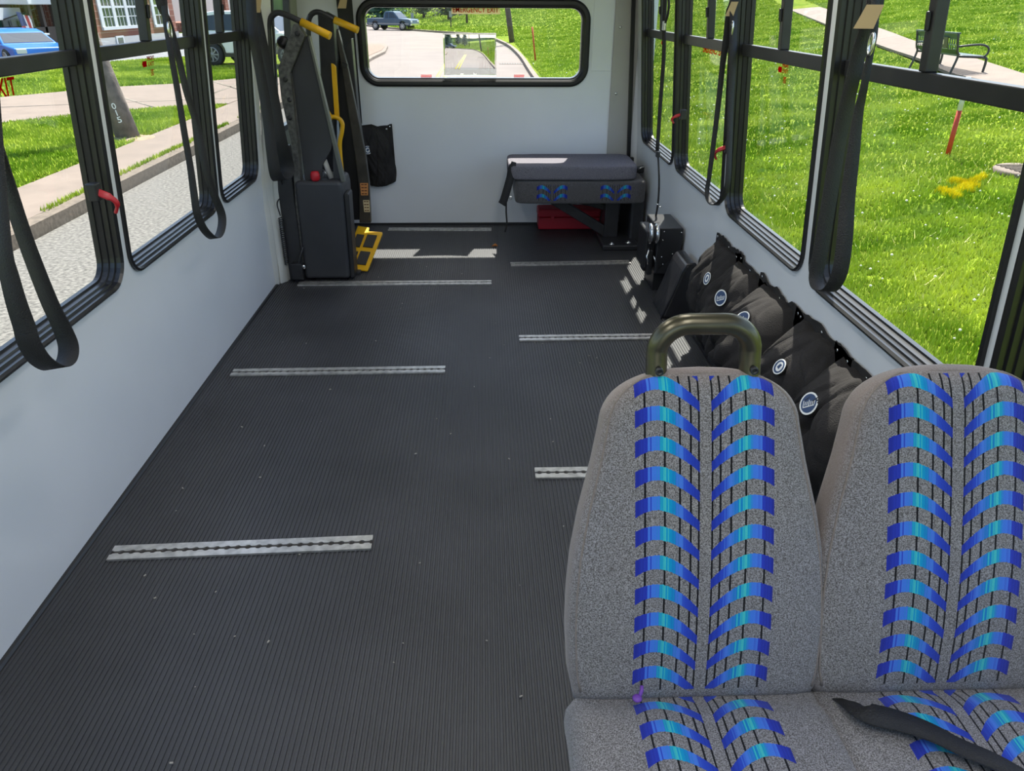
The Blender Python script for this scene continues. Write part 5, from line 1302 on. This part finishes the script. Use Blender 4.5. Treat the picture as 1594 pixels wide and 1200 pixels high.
def lawn_pts(n, r0, r1, a0=-13, a1=62):
    r = r0 * (r1 / r0) ** rng.uniform(0, 1, n); an = np.radians(a0 + (a1 - a0) * rng.uniform(0, 1, n)); x_, y_ = r * np.sin(an), r * np.cos(an)
    k = ((x_ > 1.8) | (y_ > 55)) & (x_ > -20); x_, y_, r = x_[k], y_[k], r[k]
    pa, pb_ = np.array([(q.x, q.y) for q in PATH_A]), np.array([(q.x, q.y) for q in PATH_B])          # keep blades off the path
    yu, yd = np.interp(-y_, -pa[:, 1], pa[:, 0]), np.interp(-y_, -pb_[:, 1], pb_[:, 0])
    k = ~((np.minimum(yu, yd) - .05 < x_) & (x_ < np.maximum(yu, yd) + .05) & (y_ < min(pa[0, 1], pb_[0, 1]))); x_, y_, r = x_[k], y_[k], r[k]
    out = []; keep_ = []; dn_ = Vector((0, 0, -1))
    for X_, Y_ in zip(x_, y_):
        h_ = hit_hill.b.ray_cast(Vector((X_, Y_, 40)), dn_)[0]; keep_.append(h_ is not None); out.append(h_.z if h_ else 0)
    keep_ = np.array(keep_); return np.stack([x_, y_, np.array(out)], 1)[keep_], r[keep_]
pos, rr2 = lawn_pts(560000, 2.6, 100)
blades('lawn_grass', pos, .05 * (1 + np.clip(rr2 - 20, 0, 60) * .02), BLADE, 'bright green lawn grass outside the right windows', 'grass', wid=np.clip(.0010 * rr2, .003, .09))
pos, rr2 = lawn_pts(9000, 2.2, 22); keep = np.array([noise.noise(Vector((a * .8, b_ * .8, 4))) > -.05 for a, b_, c in pos])
STRAW = blade_mat('pale_grass_stems', hexc(170, 164, 90), hexc(206, 208, 150)); blades('pale_stems', pos[keep], .06, STRAW, 'pale dry stems scattered in the right lawn', 'grass', lean=1.3, wid=.004)
# clover and dandelion heads
mbF = MB(); ps = lawn_pts(1100, 3.0, 30)[0]
for a, b_, c in ps:
    r_ = rng.uniform(.004, .011) * (1 + .06 * b_); z_ = c + rng.uniform(.03, .05); mbF.lathe([(r_ * .4, -r_ * .7), (r_, 0), (r_ * .4, r_ * .7)], (a, b_, z_), 'Z', 6)
o = mbF.build('clover_flowers', mat('white_flower', (.62, .63, .52), .9)); o['kind'] = 'stuff'; tag(o, 'tiny white clover and dandelion heads in the right lawn', 'flowers')

dp = hit_right(1590, 268)
t = thing('drain_cover', 'pale concrete drain cover set in the right lawn', 'drain cover', dp + Vector((.15, 0, 0)))
mb = MB(); mb.lathe([(.0, .03), (.40, .03), (.42, .015), (.42, -.1), (0, -.1)], dp + Vector((.15, 0, 0)), 'Z', 28); mb.build('rim', CONC, t)
mb = MB()
for k in range(7): mb.span(dp.x + .15 - .3, dp.x + .15 + .3, dp.y - .28 + k * .085, dp.y - .25 + k * .085, dp.z + .03, dp.z + .04)
mb.build('grating', KERBM, t)

# ------------------------------------------------------------------ outside: behind the bus
poly_slab('junction_road', [(-4.4, 20), (1.56, 20), (1.56, 36), (1.2, 46), (.4, 55), (-.8, 61.2), (-3.6, 65.7), (-7.2, 72.2), (-11.2, 81.7), (-16, 95), (-60, 95), (-60, 62), (-30, 61), (-12, 50), (-6, 42), (-4.4, 30)], SZT + .012, CONC2, .03)
isl = [gl(q[0], q[1], SZT) for q in ((520, 72), (575, 70), (598, 70.5), (604, 75), (600, 84), (580, 94), (560, 108), (520, 120))]
poly_slab('kerb_island', isl, SZT + .12, CONC, .14)
ins = [gl(q[0], q[1], SZT) for q in ((520, 74), (575, 73), (594, 73.5), (599, 77), (594, 83), (576, 91), (556, 104), (520, 114))]
poly_slab('island_paving', ins, SZT + .135, mat('brown_gravel', (.17, .115, .085), .95, var=.2, vscale=9), .02)
YL = mat('yellow_road_paint', hexc(205, 190, 80), .8); mb = MB()
for off in (0, .25):
    A = on_z(680, 122, SZT); B = on_z(700, 96, SZT); mb.ribbon([Vector((A.x + off, A.y - 6, SZT + .016)), Vector((A.x + off, A.y + 12, SZT + .016))], .12, (0, 0, 1), .004)
structure(mb.build('trim_8', YL))
c = on_z(797, 100, SZT); t = thing('storm_grate', 'black slotted storm grate in the gutter behind the bus', 'grate', c)
mb = MB(); mb.span(c.x - .5, c.x + .45, c.y - .30, c.y + .30, SZT + .010, SZT + .020); mb.build('grate_frame', KERBM, t)
for k in range(9): mb = MB(); mb.span(c.x - .44 + k * .10, c.x - .40 + k * .10, c.y - .26, c.y + .26, SZT + .019, SZT + .024); mb.build('slot', BLACKP, t)

p = hit_hill(797, 66); t = thing('utility_pole', 'dark wooden utility pole rising from the grass behind the bus', 'pole', p)
d = (on_y(788.5, 0, p.y) - p).normalized()
mb = MB(); mb.tube([p + d * (k - .2) for k in range(9)], [.16 - .004 * k for k in range(9)], 14); mb.build('shaft', mat('dark_pole_wood', (.07, .052, .042), .95, var=.3, vscale=10), t)
p = hit_hill(727, 37); tag_m = MB(); tag_m.tube([p - Vector((0, 0, .2)), p + Vector((-.1, 0, 8))], .10, 10)
tag(tag_m.build('sign_post', BROWNW), 'thin dark post on the hillside just below the emergency lettering', 'post')
for lb, q, hgt in (('small grey sign post beside the pickup truck', (643, 47), 1.0), ('small sign post below the right fir tree', (702, 43), .9)):
    p = hit_hill(*q); t = thing('sign_post', lb, 'post', p); mb = MB(); mb.span(p.x - .05, p.x + .05, p.y - .05, p.y + .05, p.z - .1, p.z + hgt); mb.build('post', BROWNW, t)
    mb = MB(); mb.span(p.x - .13, p.x + .13, p.y - .08, p.y - .05, p.z + hgt - .1, p.z + hgt + .35); mb.build('sign_panel', mat('grey_sign', (.25, .26, .25), .6), t)

# fir trees
NEED = [mat('blue_green_needles', hexc(52, 84, 66), .9, vscale=1.5, col2=hexc(86, 118, 96)), mat('dark_needles', hexc(48, 64, 38), .9, vscale=1.5, col2=hexc(82, 98, 56))]
BARK = mat('fir_bark', (.05, .038, .03), .95)
def fir(label, px, py, H, Rr, base, n, M, dens, seed):
    random.seed(seed); p = hit_hill(px, py); t = thing('fir_tree', label, 'tree', p, 0, 'fir trees on the hillside behind the bus')
    mb = MB(); mb.tube([p + Vector((0, 0, k * H / 6 - .2)) for k in range(7)], [.17 * (1 - k / 7.5) for k in range(7)], 8); mb.build('trunk', BARK, t)
    mb = MB()
    for k in range(n):
        f = random.random() ** .9; z = base + (H - base) * f; rad = Rr * (1 - f) ** .8 * (.75 + .35 * random.random()) + .1; a = random.uniform(0, 2 * PI)
        c0 = p + Vector((0, 0, z)); dirv = Vector((math.cos(a), math.sin(a), -.12 + .25 * random.random()))
        m_ = int(4 + rad * 5 * dens)
        for q in range(m_):
            u = (q + random.random()) / m_; w = c0 + dirv * rad * (.12 + .88 * u) + Vector((random.gauss(0, .10), random.gauss(0, .10), random.gauss(0, .06)))
            s = .22 * (1.1 - .5 * u); ax = Vector((random.gauss(0, 1), random.gauss(0, 1), random.gauss(0, .5))).normalized(); bx = ax.orthogonal().normalized()
            mb.face([w - ax * s - bx * s * .3, w + ax * s * .2 - bx * s * .4, w + ax * s + bx * s * .2, w - ax * s * .1 + bx * s * .45])
    mb.build('foliage', M, t); return t
fir('broad blue-green fir tree standing behind the pickup truck', 597, 34, 7.5, 3.4, .1, 420, NEED[0], 1.3, 3)
fir('open dark fir tree between the pickup truck and the right fir', 660, 28, 5.0, 2.0, .45, 240, NEED[1], 1.0, 5)
fir('dark fir tree just left of the emergency lettering', 699, 31, 4.6, 1.9, .45, 240, NEED[1], 1.1, 9)
SHR = mat('yellow_green_leaves', hexc(120, 150, 50), .9, vscale=2, col2=hexc(168, 190, 90))
p = hit_hill(629, 22); mb = MB(); random.seed(12)
for k in range(900):
    v = Vector((random.gauss(0, 1), random.gauss(0, 1), random.gauss(0, 1))).normalized() * random.random() ** .4; w = p + Vector((v.x * 1.9, v.y * 1.4, 1.0 + v.z * 1.4)); s = .16
    ax = Vector((random.gauss(0, 1), random.gauss(0, 1), random.gauss(0, 1))).normalized(); bx = ax.orthogonal().normalized(); mb.face([w - ax * s, w - bx * s * .6, w + ax * s, w + bx * s * .6])
t = thing('shrub', 'pale yellow-green shrub on the bank between two firs', 'shrub', p); mb.build('foliage', SHR, t)
mb = MB(); mb.tube([p - Vector((0, 0, .2)), p + Vector((0, 0, 1.2))], .06, 6); mb.build('stem', BARK, t)

# pickup truck
tk = on_z(604, 48, SZT)
tb = [(-2.6, .55), (-2.55, .48)] + [(q[0], max(.45, q[1] + .04)) for q in arch(-1.6, .45)] + [(q[0], max(.45, q[1] + .04)) for q in arch(1.65, .45)] + [(2.5, .48), (2.62, .65), (2.58, .98), (2.45, 1.06), (1.3, 1.12), (-2.6, 1.12)]
tc_ = [(-.62, 1.10), (-.50, 1.72), (-.35, 1.78), (.45, 1.78), (.62, 1.74), (1.32, 1.10)]
tw = [[(-.42, 1.16), (-.36, 1.66), (-.02, 1.68), (-.02, 1.16)], [(.06, 1.16), (.06, 1.68), (.46, 1.68), (1.05, 1.16)]]
def trk(t):
    mb = MB(); mb.span(-2.05, -.56, -.68, .68, .87, .925); mb.build('bed_floor', BLACKP, t, world=False)
    for xa, xb in ((-2.25, -2.11), (2.09, 2.21)): mb = MB(); mb.span(xa, xb, -.73, .73, .40, .54); mb.build('bumper', CHROME, t, world=False)
    for s in (-1, 1): mb = MB(); mb.prism([(-1.97, .46), (1.97, .46), (1.97, .57), (-1.97, .57)], xz, s * .80, s * .806); mb.build('side_moulding', mat('grey_moulding', (.25, .25, .25), .5), t, world=False)
vehicle('pickup_truck', 'slate blue pickup truck on the road seen through the rear window', (tk.x + .3, tk.y + 1.5, SZT + .014), R(-24), TPAINT, 1.6, [(a * .82, b_ * .82) for a, b_ in tb], [(a * .82, b_ * .82) for a, b_ in tc_], [[(a * .82, b_ * .82) for a, b_ in q] for q in tw], (-1.31, 1.35), .33, SILV, extra=trk, cat='truck')

# distant wooded ridge and ground
FARG = mat('far_trees', hexc(70, 92, 52), .95, vscale=.25, col2=hexc(110, 134, 76))
mb = MB(); pts = []
mbp = [(-180, SZT - .5)] + [(x_, 2.0 + 3.2 * (noise.noise(Vector((x_ * .03, 0, 5))) + .9) + 1.2 * noise.noise(Vector((x_ * .2, 1, 5)))) for x_ in range(-180, 181, 3)] + [(180, SZT - .5)]
mb.prism(mbp, xz, 235, 300); structure(mb.build('hill_ridge', FARG))
poly_slab('ground', [(-200, -80), (200, -80), (200, 310), (-200, 310)], SZT - .08, GRASS, .1)
